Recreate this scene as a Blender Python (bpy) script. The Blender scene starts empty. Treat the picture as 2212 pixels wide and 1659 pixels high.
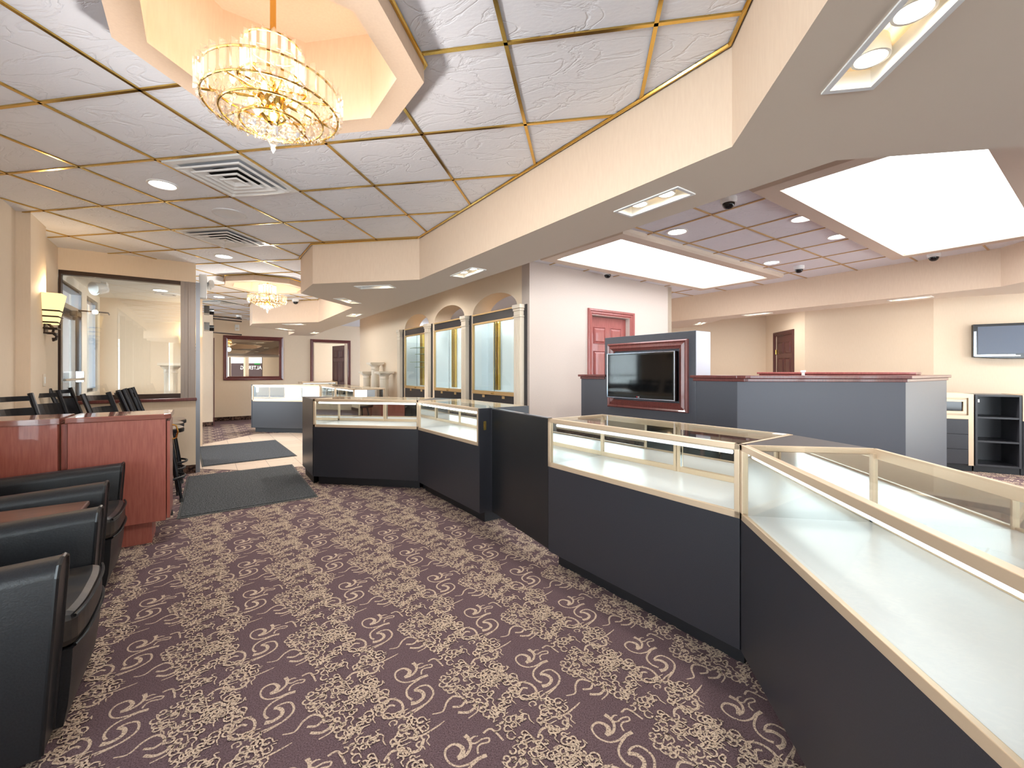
import bpy, bmesh, math, random
from mathutils import Vector, Matrix
from math import sin, cos, pi, radians, sqrt
random.seed(7)
C = bpy.context.scene.collection
SC = bpy.context.scene

# ------------------------------------------------------------------ camera, world, exposure
CE, SO, CT = 2.685, 2.25, 0.985           # ceiling, soffit underside, showcase top
cd = bpy.data.cameras.new('camera'); cam = bpy.data.objects.new('camera', cd); C.objects.link(cam)
cam.location = (0, 0, 1.295); cam.rotation_euler = (radians(90), 0, radians(9.55))
cd.sensor_fit = 'HORIZONTAL'; cd.sensor_width = 36.0; cd.lens = 36.0 * 939 / 2212
cd.shift_y = (803 - 829.5) / 2212
cd.clip_start = 0.02; cd.clip_end = 200
SC.camera = cam
w = bpy.data.worlds.new('World'); SC.world = w; w.use_nodes = True
w.node_tree.nodes['Background'].inputs[0].default_value = (0.84, 0.93, 1.0, 1)
w.node_tree.nodes['Background'].inputs[1].default_value = 6.0
SC.view_settings.view_transform = 'Standard'; SC.view_settings.look = 'None'
SC.view_settings.gamma = 1.0; SC.view_settings.use_curve_mapping = False
SC.view_settings.exposure = 0.97
SC.cycles.max_bounces = 9; SC.cycles.diffuse_bounces = 4; SC.cycles.glossy_bounces = 5
SC.cycles.transmission_bounces = 6; SC.cycles.transparent_max_bounces = 24
SC.cycles.sample_clamp_indirect = 6.0; SC.cycles.caustics_reflective = False; SC.cycles.caustics_refractive = False

# ------------------------------------------------------------------ materials
def lin(c):
    def f(v):
        v = v / 255.0
        return v / 12.92 if v <= 0.04045 else ((v + 0.055) / 1.055) ** 2.4
    return (f(c[0]), f(c[1]), f(c[2]), 1.0)

def pbr(name, rgb, rough=0.5, metal=0.0, spec=0.5, coat=0.0):
    m = bpy.data.materials.new(name); m.use_nodes = True
    b = m.node_tree.nodes['Principled BSDF']
    b.inputs['Base Color'].default_value = lin(rgb); b.inputs['Roughness'].default_value = rough
    b.inputs['Metallic'].default_value = metal; b.inputs['Specular IOR Level'].default_value = spec
    b.inputs['Coat Weight'].default_value = coat
    return m

def nd(m, t, **kw):
    n = m.node_tree.nodes.new(t)
    for k, v in kw.items():
        if k in n.inputs: n.inputs[k].default_value = v
        else: setattr(n, k, v)
    return n

def lk(m, a, ao, b, bi): m.node_tree.links.new(a.outputs[ao], b.inputs[bi])

def noisy(m, c1, c2, scale=20.0, detail=4.0, lo=0.35, hi=0.65, bump=0.0, stretch=None, dist=0.002, coord='Object'):
    b = m.node_tree.nodes['Principled BSDF']
    tc = nd(m, 'ShaderNodeTexCoord'); mp = nd(m, 'ShaderNodeMapping')
    if stretch: mp.inputs['Scale'].default_value = stretch
    n = nd(m, 'ShaderNodeTexNoise', Scale=scale, Detail=detail)
    r = nd(m, 'ShaderNodeValToRGB')
    r.color_ramp.elements[0].position = lo; r.color_ramp.elements[1].position = hi
    r.color_ramp.elements[0].color = lin(c1); r.color_ramp.elements[1].color = lin(c2)
    lk(m, tc, coord, mp, 'Vector'); lk(m, mp, 'Vector', n, 'Vector'); lk(m, n, 'Fac', r, 'Fac'); lk(m, r, 'Color', b, 'Base Color')
    if bump:
        bp = nd(m, 'ShaderNodeBump', Strength=bump, Distance=dist)
        lk(m, n, 'Fac', bp, 'Height'); lk(m, bp, 'Normal', b, 'Normal')
    return m

def wood(name, c1, c2, rough=0.3, stretch=(14, 14, 1.2), scale=6.0, coat=0.3):
    m = pbr(name, c1, rough, coat=coat)
    return noisy(m, c1, c2, scale, 8.0, 0.3, 0.75, 0.05, stretch)

def emit(name, rgb, s):
    m = bpy.data.materials.new(name); m.use_nodes = True; nt = m.node_tree; nt.nodes.clear()
    e = nt.nodes.new('ShaderNodeEmission'); o = nt.nodes.new('ShaderNodeOutputMaterial')
    e.inputs[0].default_value = lin(rgb); e.inputs[1].default_value = s
    nt.links.new(e.outputs[0], o.inputs[0]); return m

def pane(name, tint=(253, 255, 254), base=0.045, power=4.5, top=0.75, gl=(1, 1, 1, 1)):
    m = bpy.data.materials.new(name); m.use_nodes = True; nt = m.node_tree; nt.nodes.clear()
    o = nt.nodes.new('ShaderNodeOutputMaterial'); mx = nt.nodes.new('ShaderNodeMixShader')
    t = nt.nodes.new('ShaderNodeBsdfTransparent'); g = nt.nodes.new('ShaderNodeBsdfGlossy')
    f = nt.nodes.new('ShaderNodeLayerWeight'); f.inputs['Blend'].default_value = 0.5
    pw = nt.nodes.new('ShaderNodeMath'); pw.operation = 'POWER'; pw.inputs[1].default_value = power
    mr = nt.nodes.new('ShaderNodeMath'); mr.operation = 'MULTIPLY_ADD'; mr.use_clamp = True; mr.inputs[1].default_value = top; mr.inputs[2].default_value = base
    t.inputs[0].default_value = lin(tint); g.inputs['Roughness'].default_value = 0.0; g.inputs['Color'].default_value = gl
    nt.links.new(f.outputs['Facing'], pw.inputs[0]); nt.links.new(pw.outputs[0], mr.inputs[0]); nt.links.new(mr.outputs[0], mx.inputs[0])
    nt.links.new(t.outputs[0], mx.inputs[1]); nt.links.new(g.outputs[0], mx.inputs[2]); nt.links.new(mx.outputs[0], o.inputs[0])
    return m

M = {}
M['wall'] = noisy(pbr('wall_paint', (226, 205, 184), 0.75), (228, 209, 184), (231, 212, 188), 90, 2, 0.3, 0.7, 0.03, (1, 1, 0.15))
M['cream'] = noisy(pbr('cream_paint', (204, 190, 180), 0.8), (202, 188, 178), (207, 193, 183), 90, 2, 0.3, 0.7, 0.03)
M['peach'] = noisy(pbr('soffit_paint', (222, 196, 170), 0.75), (220, 194, 169), (224, 199, 174), 90, 2, 0.3, 0.7, 0.03, (1, 1, 0.15))
M['under'] = pbr('soffit_underside_paint', (222, 206, 188), 0.6)
M['white_paint'] = pbr('white_paint', (238, 236, 230), 0.6)
M['black'] = noisy(pbr('black_laminate', (41, 41, 46), 0.33), (37, 37, 42), (46, 46, 51), 300, 2, 0.3, 0.7, 0.02)
M['gate'] = pbr('black_gate_laminate', (24, 25, 28), 0.3)
M['toe'] = pbr('black_toe_kick', (22, 22, 26), 0.5)
M['grey'] = noisy(pbr('charcoal_laminate', (78, 80, 88), 0.4), (73, 75, 83), (83, 85, 93), 250, 2, 0.3, 0.7, 0.02)
M['gold'] = pbr('champagne_metal', (206, 182, 154), 0.36, 0.5)
M['gold2'] = pbr('brushed_gold_trim', (206, 174, 124), 0.38, 0.55)
M['brass'] = pbr('brass', (215, 178, 96), 0.16, 1.0)
M['deck'] = pbr('white_deck_laminate', (206, 208, 212), 0.28)
M['mirror'] = pbr('mirror', (230, 231, 230), 0.02, 1.0)
M['glass'] = pane('clear_glass', base=0.02, top=0.4)
M['glassedge'] = pbr('green_glass_shelf', (150, 172, 140), 0.1)
M['tube'] = emit('fluorescent_tube', (250, 252, 255), 1.0)
M['troffer'] = emit('luminous_panel', (250, 252, 255), 2.8)
M['down'] = emit('downlight_lens', (255, 250, 240), 7.0)
M['halogen'] = emit('halogen_lens', (255, 236, 200), 16.0)
M['bulb'] = emit('candle_bulb', (255, 206, 130), 26.0)
M['sconce'] = emit('sconce_glass', (255, 216, 146), 0.95)
M['mahog'] = wood('mahogany', (92, 44, 42), (122, 64, 60), 0.3)
M['mahog2'] = wood('red_mahogany', (140, 70, 66), (168, 92, 86), 0.32)
M['mahog3'] = wood('brown_mahogany', (106, 56, 52), (134, 76, 70), 0.3)
M['dark_door'] = wood('dark_mahogany', (70, 32, 30), (92, 44, 40), 0.42, coat=0.08)
M['cherry'] = wood('cherry_veneer', (163, 89, 76), (186, 112, 97), 0.33)
M['cherrytop'] = wood('cherry_worktop', (138, 80, 70), (160, 102, 90), 0.14, (1.5, 14, 14), 6.0, 0.6)
M['walnut'] = wood('walnut_top', (72, 44, 36), (104, 68, 56), 0.3, (1.5, 14, 14))
M['leather'] = noisy(pbr('black_leather', (28, 30, 34), 0.36), (24, 26, 30), (34, 36, 40), 160, 3, 0.3, 0.7, 0.22, None, 0.003)
M['piping'] = pbr('leather_piping', (20, 21, 24), 0.4)
M['worn'] = noisy(pbr('worn_leather', (70, 66, 60), 0.4), (30, 31, 34), (92, 80, 66), 6, 5, 0.42, 0.85, 0.1)
M['steel'] = pbr('black_steel', (30, 32, 37), 0.28, 0.5)
M['seat'] = pbr('grey_brown_vinyl', (128, 112, 96), 0.4)
M['chrome'] = pbr('chrome', (190, 192, 196), 0.18, 1.0)
M['bronze'] = pbr('bronze_aluminium', (148, 136, 128), 0.4, 0.45)
M['darkbronze'] = pbr('dark_bronze', (66, 50, 42), 0.4, 0.4)
M['alu'] = pbr('grey_aluminium', (142, 146, 154), 0.35, 0.7)
M['iron'] = pbr('dark_iron', (62, 50, 44), 0.45, 0.5)
M['white'] = pbr('white_enamel', (236, 236, 234), 0.35)
M['offwhite'] = pbr('offwhite_plaster', (226, 214, 196), 0.55)
M['void'] = pbr('dark_void', (14, 13, 12), 0.9)
M['plastic'] = pbr('black_plastic', (16, 16, 18), 0.18)
M['screen'] = pbr('dark_screen', (10, 11, 13), 0.06)
M['screen2'] = pbr('matte_grey_screen', (84, 94, 112), 0.3)
M['silver'] = pbr('silver_rim', (170, 180, 196), 0.2, 0.9)
M['logo'] = pbr('white_logo', (235, 235, 235), 0.4)
M['red'] = pbr('red_logo', (180, 30, 50), 0.4)
M['mat'] = noisy(pbr('entrance_mat_pile', (84, 88, 90), 0.95, spec=0.1), (38, 41, 44), (92, 94, 96), 90, 3, 0.35, 0.65, 0.4, None, 0.004)
M['mat2'] = noisy(pbr('blue_grey_mat_pile', (80, 84, 96), 0.95, spec=0.1), (50, 53, 58), (90, 94, 100), 90, 3, 0.35, 0.65, 0.4, None, 0.004)
M['rubber'] = pbr('rubber_edge', (54, 56, 56), 0.7)
M['base'] = noisy(pbr('carpet_base', (60, 44, 42), 0.95, spec=0.1), (38, 28, 28), (104, 80, 68), 26, 4, 0.4, 0.62)
M['basep'] = M['base']
M['carpet'] = noisy(pbr('plum_carpet_pile', (96, 76, 80), 0.95, spec=0.08), (72, 58, 62), (114, 94, 98), 210, 2, 0.3, 0.7, 0.5, None, 0.004)
M['carpet_tan'] = noisy(pbr('tan_carpet_scroll', (196, 170, 146), 0.95, spec=0.08), (92, 77, 75), (196, 175, 155), 190, 2, 0.30, 0.52, 0.5, None, 0.004)
M['sign'] = pbr('white_sign_paint', (240, 240, 240), 0.5)
M['car'] = pbr('pale_car_paint', (112, 122, 134), 0.2, coat=0.5)
M['snow'] = pbr('pale_pavement', (170, 172, 176), 0.9)
M['red_neon'] = emit('red_neon', (255, 40, 50), 2.0)
M['green_neon'] = emit('green_neon', (60, 255, 120), 1.2)
M['awning'] = pbr('dark_awning', (58, 44, 48), 0.8)
M['darkpane'] = pbr('dark_window_pane', (150, 140, 128), 0.0, 1.0)

def tile_material():
    m = pbr('slate_ceiling_tile', (238, 239, 244), 0.85, spec=0.2); b = m.node_tree.nodes['Principled BSDF']
    tc = nd(m, 'ShaderNodeTexCoord'); mp = nd(m, 'ShaderNodeMapping'); mp.inputs['Scale'].default_value = (1.0, 1.9, 1)
    n1 = nd(m, 'ShaderNodeTexNoise', Scale=3.2, Detail=6.0, Distortion=1.2)
    sub = nd(m, 'ShaderNodeMath', operation='SUBTRACT'); sub.inputs[1].default_value = 0.5
    ab = nd(m, 'ShaderNodeMath', operation='ABSOLUTE')
    mr = nd(m, 'ShaderNodeMapRange'); mr.inputs['From Max'].default_value = 0.035
    n2 = nd(m, 'ShaderNodeTexNoise', Scale=38.0, Detail=4.0)
    ml = nd(m, 'ShaderNodeMath', operation='MULTIPLY'); ml.inputs[1].default_value = 0.35
    ad = nd(m, 'ShaderNodeMath', operation='ADD')
    bp = nd(m, 'ShaderNodeBump', Strength=0.42, Distance=0.006)
    lk(m, tc, 'Object', mp, 'Vector'); lk(m, mp, 'Vector', n1, 'Vector'); lk(m, mp, 'Vector', n2, 'Vector')
    lk(m, n1, 'Fac', sub, 0); lk(m, sub, 'Value', ab, 0); lk(m, ab, 'Value', mr, 'Value')
    lk(m, n2, 'Fac', ml, 0); lk(m, mr, 'Result', ad, 0); lk(m, ml, 'Value', ad, 1)
    lk(m, ad, 'Value', bp, 'Height'); lk(m, bp, 'Normal', b, 'Normal')
    return m
M['tile'] = tile_material()

def brick_material(name, c1, c2, mortar, scale, rough=0.9, off=0.5, w_=0.5, h_=0.25, ms=0.02, rot=None):
    m = pbr(name, c1, rough); b = m.node_tree.nodes['Principled BSDF']
    tc = nd(m, 'ShaderNodeTexCoord'); mp = nd(m, 'ShaderNodeMapping')
    if rot: mp.inputs['Rotation'].default_value = rot
    br = nd(m, 'ShaderNodeTexBrick'); br.offset = off
    br.inputs['Color1'].default_value = lin(c1); br.inputs['Color2'].default_value = lin(c2); br.inputs['Mortar'].default_value = lin(mortar)
    br.inputs['Scale'].default_value = scale; br.inputs['Mortar Size'].default_value = ms
    br.inputs['Brick Width'].default_value = w_; br.inputs['Row Height'].default_value = h_
    lk(m, tc, 'Object', mp, 'Vector'); lk(m, mp, 'Vector', br, 'Vector'); lk(m, br, 'Color', b, 'Base Color')
    return m
M['brick'] = brick_material('red_brick', (84, 56, 58), (62, 44, 50), (120, 114, 116), 1.0, 0.9, 0.5, 0.22, 0.075, 0.012)
M['ftile'] = brick_material('beige_floor_tile', (204, 184, 166), (196, 176, 158), (150, 132, 118), 1.0, 0.45, 0.0, 0.375, 0.375, 0.004, (0, 0, radians(45)))

# ------------------------------------------------------------------ mesh helpers
class MB:
    def __init__(s): s.v = []; s.f = []; s.mi = []; s.cur = 0
    def add(s, vs, fs):
        o = len(s.v); s.v += [tuple(v) for v in vs]
        for f in fs: s.f.append(tuple(i + o for i in f)); s.mi.append(s.cur)
        return s
    def mat(s, i): s.cur = i; return s
    def box(s, x0, y0, z0, x1, y1, z1, T=None):
        vs = [(x, y, z) for z in (z0, z1) for y in (y0, y1) for x in (x0, x1)]
        if T: vs = [T @ Vector(v) for v in vs]
        return s.add(vs, [(0, 2, 3, 1), (4, 5, 7, 6), (0, 1, 5, 4), (2, 6, 7, 3), (0, 4, 6, 2), (1, 3, 7, 5)])
    def prism(s, poly, z0, z1, T=None):
        n = len(poly); vs = [(p[0], p[1], z0) for p in poly] + [(p[0], p[1], z1) for p in poly]
        if T: vs = [T @ Vector(v) for v in vs]
        return s.add(vs, [tuple(range(n))[::-1], tuple(range(n, 2 * n))] + [(i, (i + 1) % n, n + (i + 1) % n, n + i) for i in range(n)])
    def wallprism(s, poly, y0, y1):          # polygon in (x,z), extruded along y
        n = len(poly); vs = [(p[0], y0, p[1]) for p in poly] + [(p[0], y1, p[1]) for p in poly]
        return s.add(vs, [tuple(range(n)), tuple(range(n, 2 * n))[::-1]] + [(i, n + i, n + (i + 1) % n, (i + 1) % n) for i in range(n)])
    def tube(s, pts, r, n=10, cap=True, closed=False):
        pts = [Vector(p) for p in pts]; k = len(pts); rs = r if isinstance(r, (list, tuple)) else [r] * k
        vs = []; up = None
        for i, p in enumerate(pts):
            if closed: t = pts[(i + 1) % k] - pts[i - 1]
            else: t = pts[min(i + 1, k - 1)] - pts[max(i - 1, 0)]
            t.normalize()
            if up is None:
                up = Vector((0, 0, 1)) if abs(t.z) < 0.9 else Vector((1, 0, 0))
            a = t.cross(up)
            if a.length < 1e-5: a = t.cross(Vector((0.3, 1, 0.2)))
            a.normalize(); b = a.cross(t); b.normalize(); up = b
            for j in range(n):
                q = 2 * pi * j / n; vs.append(p + (a * cos(q) + b * sin(q)) * rs[i])
        fs = []
        for i in range(k if closed else k - 1):
            i2 = (i + 1) % k
            for j in range(n): fs.append((i * n + j, i * n + (j + 1) % n, i2 * n + (j + 1) % n, i2 * n + j))
        if cap and not closed: fs += [tuple(range(n))[::-1], tuple(range((k - 1) * n, k * n))]
        return s.add(vs, fs)
    def lathe(s, prof, n=24, c=(0, 0, 0), caps=True):
        vs = []; k = len(prof)
        for r, z in prof:
            for j in range(n): vs.append((c[0] + r * cos(2 * pi * j / n), c[1] + r * sin(2 * pi * j / n), c[2] + z))
        fs = [(i * n + j, i * n + (j + 1) % n, (i + 1) * n + (j + 1) % n, (i + 1) * n + j) for i in range(k - 1) for j in range(n)]
        if caps: fs += [tuple(range(n))[::-1], tuple(range((k - 1) * n, k * n))]
        return s.add(vs, fs)
    def frame(s, x0, z0, x1, z1, prof):      # mitred rectangular moulding in the xz plane, prof = (inset, y)
        vs = []; k = len(prof)
        for a, y in prof: vs += [(x0 + a, y, z0 + a), (x1 - a, y, z0 + a), (x1 - a, y, z1 - a), (x0 + a, y, z1 - a)]
        fs = [(i * 4 + j, i * 4 + (j + 1) % 4, (i + 1) * 4 + (j + 1) % 4, (i + 1) * 4 + j) for i in range(k - 1) for j in range(4)]
        return s.add(vs, fs)
    def hframe(s, x0, y0, x1, y1, prof):     # the same lying flat, prof = (inset, z)
        vs = []; k = len(prof)
        for a, z in prof: vs += [(x0 + a, y0 + a, z), (x1 - a, y0 + a, z), (x1 - a, y1 - a, z), (x0 + a, y1 - a, z)]
        fs = [(i * 4 + j, i * 4 + (j + 1) % 4, (i + 1) * 4 + (j + 1) % 4, (i + 1) * 4 + j) for i in range(k - 1) for j in range(4)]
        return s.add(vs, fs)
    def build(s, name, mats, parent=None, label=None, smooth=False, bev=0.0, loc=None, rz=0.0, recalc=True):
        me = bpy.data.meshes.new(name); me.from_pydata(s.v, [], s.f)
        if not isinstance(mats, (list, tuple)): mats = [mats]
        for m in mats: me.materials.append(m)
        me.polygons.foreach_set('material_index', s.mi)
        if recalc:
            bm = bmesh.new(); bm.from_mesh(me); bmesh.ops.recalc_face_normals(bm, faces=bm.faces); bm.to_mesh(me); bm.free()
        if smooth:
            for p in me.polygons: p.use_smooth = True
        me.update()
        o = bpy.data.objects.new(name, me); C.objects.link(o)
        if smooth == 'auto':
            try: me.set_sharp_from_angle(angle=radians(40))
            except Exception: pass
        if bev:
            b = o.modifiers.new('bevel', 'BEVEL'); b.width = bev; b.segments = 2; b.limit_method = 'ANGLE'; b.angle_limit = radians(40)
            b.harden_normals = False
        if parent: o.parent = parent
        if loc: o.location = loc
        if rz: o.rotation_euler = (0, 0, radians(rz))
        if label: o['label'] = label
        return o

def thing(name, label, cat, loc=(0, 0, 0), rz=0.0, group=None):
    o = bpy.data.objects.new(name, None); C.objects.link(o); o.empty_display_size = 0.1
    o.location = loc; o.rotation_euler = (0, 0, radians(rz)); o['label'] = label; o['category'] = cat
    if group: o['group'] = group
    return o
def tag(o, label, cat, group=None):
    o['label'] = label; o['category'] = cat
    if group: o['group'] = group
    return o
def struct(o): o['kind'] = 'structure'; return o
def dup(root, loc, rz, label):
    r = root.copy(); C.objects.link(r); r.location = loc; r.rotation_euler = (0, 0, radians(rz)); r['label'] = label
    for ch in list(root.children):
        c = ch.copy(); C.objects.link(c); c.parent = r
        for g in list(ch.children):
            d = g.copy(); C.objects.link(d); d.parent = c
    return r
def light(kind, loc, energy, col, parent=None, rot=None, **kw):
    l = bpy.data.lights.new('lamp_or_fill_light', kind); l.energy = energy; l.color = col
    for k, v in kw.items(): setattr(l, k, v)
    o = bpy.data.objects.new('lamp_or_fill_light', l); C.objects.link(o); o.location = loc
    if rot: o.rotation_euler = rot
    if parent: o.parent = parent
    return o
def inpoly(x, y, P):
    r = False; j = len(P) - 1
    for i in range(len(P)):
        if (P[i][1] > y) != (P[j][1] > y) and x < (P[j][0] - P[i][0]) * (y - P[i][1]) / (P[j][1] - P[i][1]) + P[i][0]: r = not r
        j = i
    return r
R2 = sqrt(2)
def uv(k_s, k_d): return ((k_s - k_d) / 2, (k_s + k_d) / 2)      # plan point from x+y and y-x
def octagon(cx, cy, a):
    h = a * (R2 - 1)
    return [(cx + a, cy - h), (cx + a, cy + h), (cx + h, cy + a), (cx - h, cy + a), (cx - a, cy + h), (cx - a, cy - h), (cx - h, cy - a), (cx + h, cy - a)]
def fill_with_holes(loops, z):
    bm = bmesh.new(); es = []
    for L in loops:
        vs = [bm.verts.new((x, y, z)) for x, y in L]
        for i in range(len(vs)): es.append(bm.edges.new((vs[i], vs[(i + 1) % len(vs)])))
    bmesh.ops.triangle_fill(bm, use_beauty=True, use_dissolve=False, edges=es)
    bm.verts.index_update()
    vs = [tuple(v.co) for v in bm.verts]; fs = [tuple(v.index for v in f.verts) for f in bm.faces]; bm.free()
    return vs, fs

# ------------------------------------------------------------------ floor with scrolled carpet
S_OUT = [(0.615, -3.6), (0.615, 1.975), (-1.694, 4.285), (-2.92, 4.30), (-3.42, 4.80), (-3.41, 5.98), (-5.05, 7.62), (-6.51, 7.65), (-6.92, 8.06), (-6.92, 9.50), (-7.62, 10.20), (-7.20, 10.60)]
S_IN = [(-6.0, 9.30), (1.12, 2.18), (4.60, 2.18), (6.4, 2.18), (6.4, -3.6)]
SOFF = S_OUT + S_IN
fl = MB(); fl.box(-13.5, -3.6, -0.12, 8.6, 15.5, 0.0)
def catmull(P, n):
    out = []
    Q = [P[0]] + list(P) + [P[-1]]
    for i in range(1, len(Q) - 2):
        for k in range(n):
            t = k / n; a, b, c, d = Q[i - 1], Q[i], Q[i + 1], Q[i + 2]
            out.append(tuple(0.5 * ((2 * b[j]) + (-a[j] + c[j]) * t + (2 * a[j] - 5 * b[j] + 4 * c[j] - d[j]) * t * t + (-a[j] + 3 * b[j] - 3 * c[j] + d[j]) * t ** 3) for j in (0, 1)))
    out.append(P[-1]); return out
MOT_BIG = [
 ([(-0.753, 1.74), (-0.744, 1.761), (-0.751, 1.783), (-0.782, 1.792), (-0.803, 1.769), (-0.798, 1.742), (-0.775, 1.719), (-0.741, 1.712), (-0.707, 1.729), (-0.685, 1.751), (-0.661, 1.769)], [9, 11, 9, 6, 5, 4, 4, 4, 5, 8, 9]),
 ([(-0.753, 1.738), (-0.73, 1.757), (-0.723, 1.79), (-0.734, 1.817), (-0.756, 1.834)], [6, 6, 6, 8, 10]),
 ([(-0.734, 1.815), (-0.722, 1.834), (-0.708, 1.838)], [5, 4, 2]),
 ([(-0.727, 1.806), (-0.71, 1.808), (-0.692, 1.828), (-0.669, 1.836), (-0.666, 1.82), (-0.69, 1.808), (-0.698, 1.79), (-0.69, 1.768)], [4, 4, 4, 4, 4, 4, 4, 4]),
 ([(-0.677, 1.759), (-0.71, 1.704), (-0.714, 1.668), (-0.697, 1.639), (-0.673, 1.627)], [5, 5, 5, 5, 7]),
 ([(-0.685, 1.676), (-0.671, 1.70), (-0.643, 1.712), (-0.613, 1.692), (-0.601, 1.666), (-0.605, 1.631), (-0.628, 1.598), (-0.658, 1.565), (-0.685, 1.525)], [5, 5, 5, 5, 5, 4, 4, 4, 3]),
 ([(-0.685, 1.676), (-0.659, 1.677), (-0.64, 1.663), (-0.635, 1.643), (-0.648, 1.618), (-0.67, 1.607)], [8, 9, 9, 8, 9, 12]),
 ([(-1.092, 1.878), (-1.111, 1.922), (-1.094, 1.95), (-1.053, 1.947), (-1.025, 1.917), (-1.026, 1.884), (-1.057, 1.86), (-1.09, 1.872)], [7, 6, 6, 6, 6, 7, 7, 7]),
 ([(-1.092, 1.878), (-1.082, 1.917), (-1.059, 1.921)], [6, 6, 5]),
 ([(-1.398, 1.728), (-1.363, 1.747), (-1.362, 1.795), (-1.345, 1.828), (-1.309, 1.827), (-1.28, 1.80)], [3, 4, 5, 6, 6, 6]),
 ([(-1.333, 1.774), (-1.302, 1.783), (-1.294, 1.807)], [6, 6, 5]),
 ([(-1.305, 1.752), (-1.266, 1.759), (-1.246, 1.788), (-1.243, 1.802), (-1.233, 1.769), (-1.258, 1.731)], [7, 7, 6, 5, 4, 3]),
 ([(-0.993, 1.688), (-0.985, 1.724), (-0.959, 1.74), (-0.921, 1.735), (-0.892, 1.752), (-0.894, 1.796)], [4, 6, 6, 7, 7, 6]),
 ([(-0.954, 1.786), (-0.906, 1.807), (-0.867, 1.852), (-0.847, 1.882)], [6, 5, 4, 2]),
 ([(-1.188, 1.675), (-1.163, 1.698), (-1.111, 1.657)], [5, 5, 4]),
 ([(-0.975, 1.902), (-0.945, 1.95), (-0.934, 2.002)], [4, 4, 2])]
CLUSTER0 = [(-1.382, 1.852), (-1.383, 1.932), (-1.333, 1.987), (-1.245, 2.041), (-1.131, 1.979), (-1.128, 1.929), (-0.95, 1.865), (-0.9, 1.795), (-0.986, 1.736), (-1.096, 1.678), (-1.2, 1.766), (-1.254, 1.823)]
CLUSTER = [(-1.14 + (x + 1.14) * 1.16, 1.85 + (y - 1.85) * 1.16) for x, y in CLUSTER0]
rg = random.Random(11); MOT_SMALL = []; cen = []
HOLES = [((-1.17, 1.90), 0.034), ((-1.06, 1.82), 0.038), ((-1.035, 1.735), 0.03), ((-1.068, 1.908), 0.042)]
while len(MOT_SMALL) < 150:
    x, y = rg.uniform(-1.45, -0.84), rg.uniform(1.62, 2.10)
    if not inpoly(x, y, CLUSTER) or any((x - h[0][0]) ** 2 + (y - h[0][1]) ** 2 < h[1] ** 2 for h in HOLES): continue
    if any((x - c[0]) ** 2 + (y - c[1]) ** 2 < 0.011 ** 2 for c in cen): continue
    cen.append((x, y)); r = rg.uniform(0.009, 0.020); a0 = rg.uniform(0, 6.28); sgn = rg.choice((-1, 1)); P = []; tq = rg.uniform(3.6, 6.6)
    for k in range(7):
        q = a0 + sgn * tq * k / 6; rr = r * (1.25 - 0.75 * k / 6)
        P.append((x + rr * cos(q), y + rr * sin(q)))
    ex = rg.uniform(0.02, 0.045); P = [(P[0][0] + ex * 0.5, P[0][1] + ex * 0.86 * rg.choice((-1, 1)) * 0.5)] + P
    MOT_SMALL.append((P, [2, 3, 3, 4, 4, 4, 4, 5]))
def motif(strokes, n, z0):
    vs = []; fs = []
    for si, (P, W_) in enumerate(strokes):
        Q = catmull(P, n); zz = z0 + 2.2e-5 * si; m_ = len(Q); o = len(vs)
        for i, p in enumerate(Q):
            t = i / (m_ - 1) * (len(W_) - 1); i0 = min(int(t), len(W_) - 2); wd = (W_[i0] + (W_[i0 + 1] - W_[i0]) * (t - i0)) * 0.00085
            a = Q[max(i - 1, 0)]; b = Q[min(i + 1, m_ - 1)]; dx, dy = b[0] - a[0], b[1] - a[1]; L = math.hypot(dx, dy) or 1
            nx, ny = -dy / L * wd, dx / L * wd
            vs += [(p[0] + nx, p[1] + ny, zz), (p[0] - nx, p[1] - ny, zz)]
        fs += [(o + 2 * i, o + 2 * i + 1, o + 2 * i + 3, o + 2 * i + 2) for i in range(m_ - 1)]
    return vs, fs
near_m = motif(MOT_BIG, 4, 0.0004), motif(MOT_SMALL, 2, 0.0008); far_m = motif(MOT_BIG, 2, 0.0004), motif(MOT_SMALL, 1, 0.0008)
fl.mat(1)
for i in range(-24, 30):
    for j in range(-24, 30):
        ox, oy = 0.495 * i + 0.333 * j, 0.178 * i - 0.335 * j
        x, y = ox - 0.95, oy + 1.8; d = math.hypot(x, y)
        if d > 12.5 or y < -0.2 or x + y < -2.2 or (x > 1.6 and d < 4): continue
        if x + y > 3.2 and not (x > 3.5 and y > 3.5): continue
        for vs, fs in (near_m if d < 4.2 else far_m):
            fl.add([(a + ox, b + oy, c) for a, b, c in vs], fs)
struct(fl.build('floor', [M['carpet'], M['carpet_tan']], recalc=False))
tl = MB(); tl.prism([(-6.68, 6.40), (-5.14, 5.02), (-4.40, 5.03), (-3.72, 5.42), (-3.30, 5.9), (-4.9, 7.8), (-5.9, 8.38), (-6.10, 8.38), (-6.74, 8.02)], 0.0005, 0.004)
tl.prism([uv(-1.84, 9.9), uv(-0.12, 9.9), uv(-0.12, 13.18), uv(-1.84, 13.18)], 0.0005, 0.004)  # vestibule patch, out of view, added to bounce light upward
struct(tl.build('floor_tile', M['ftile']))

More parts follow.
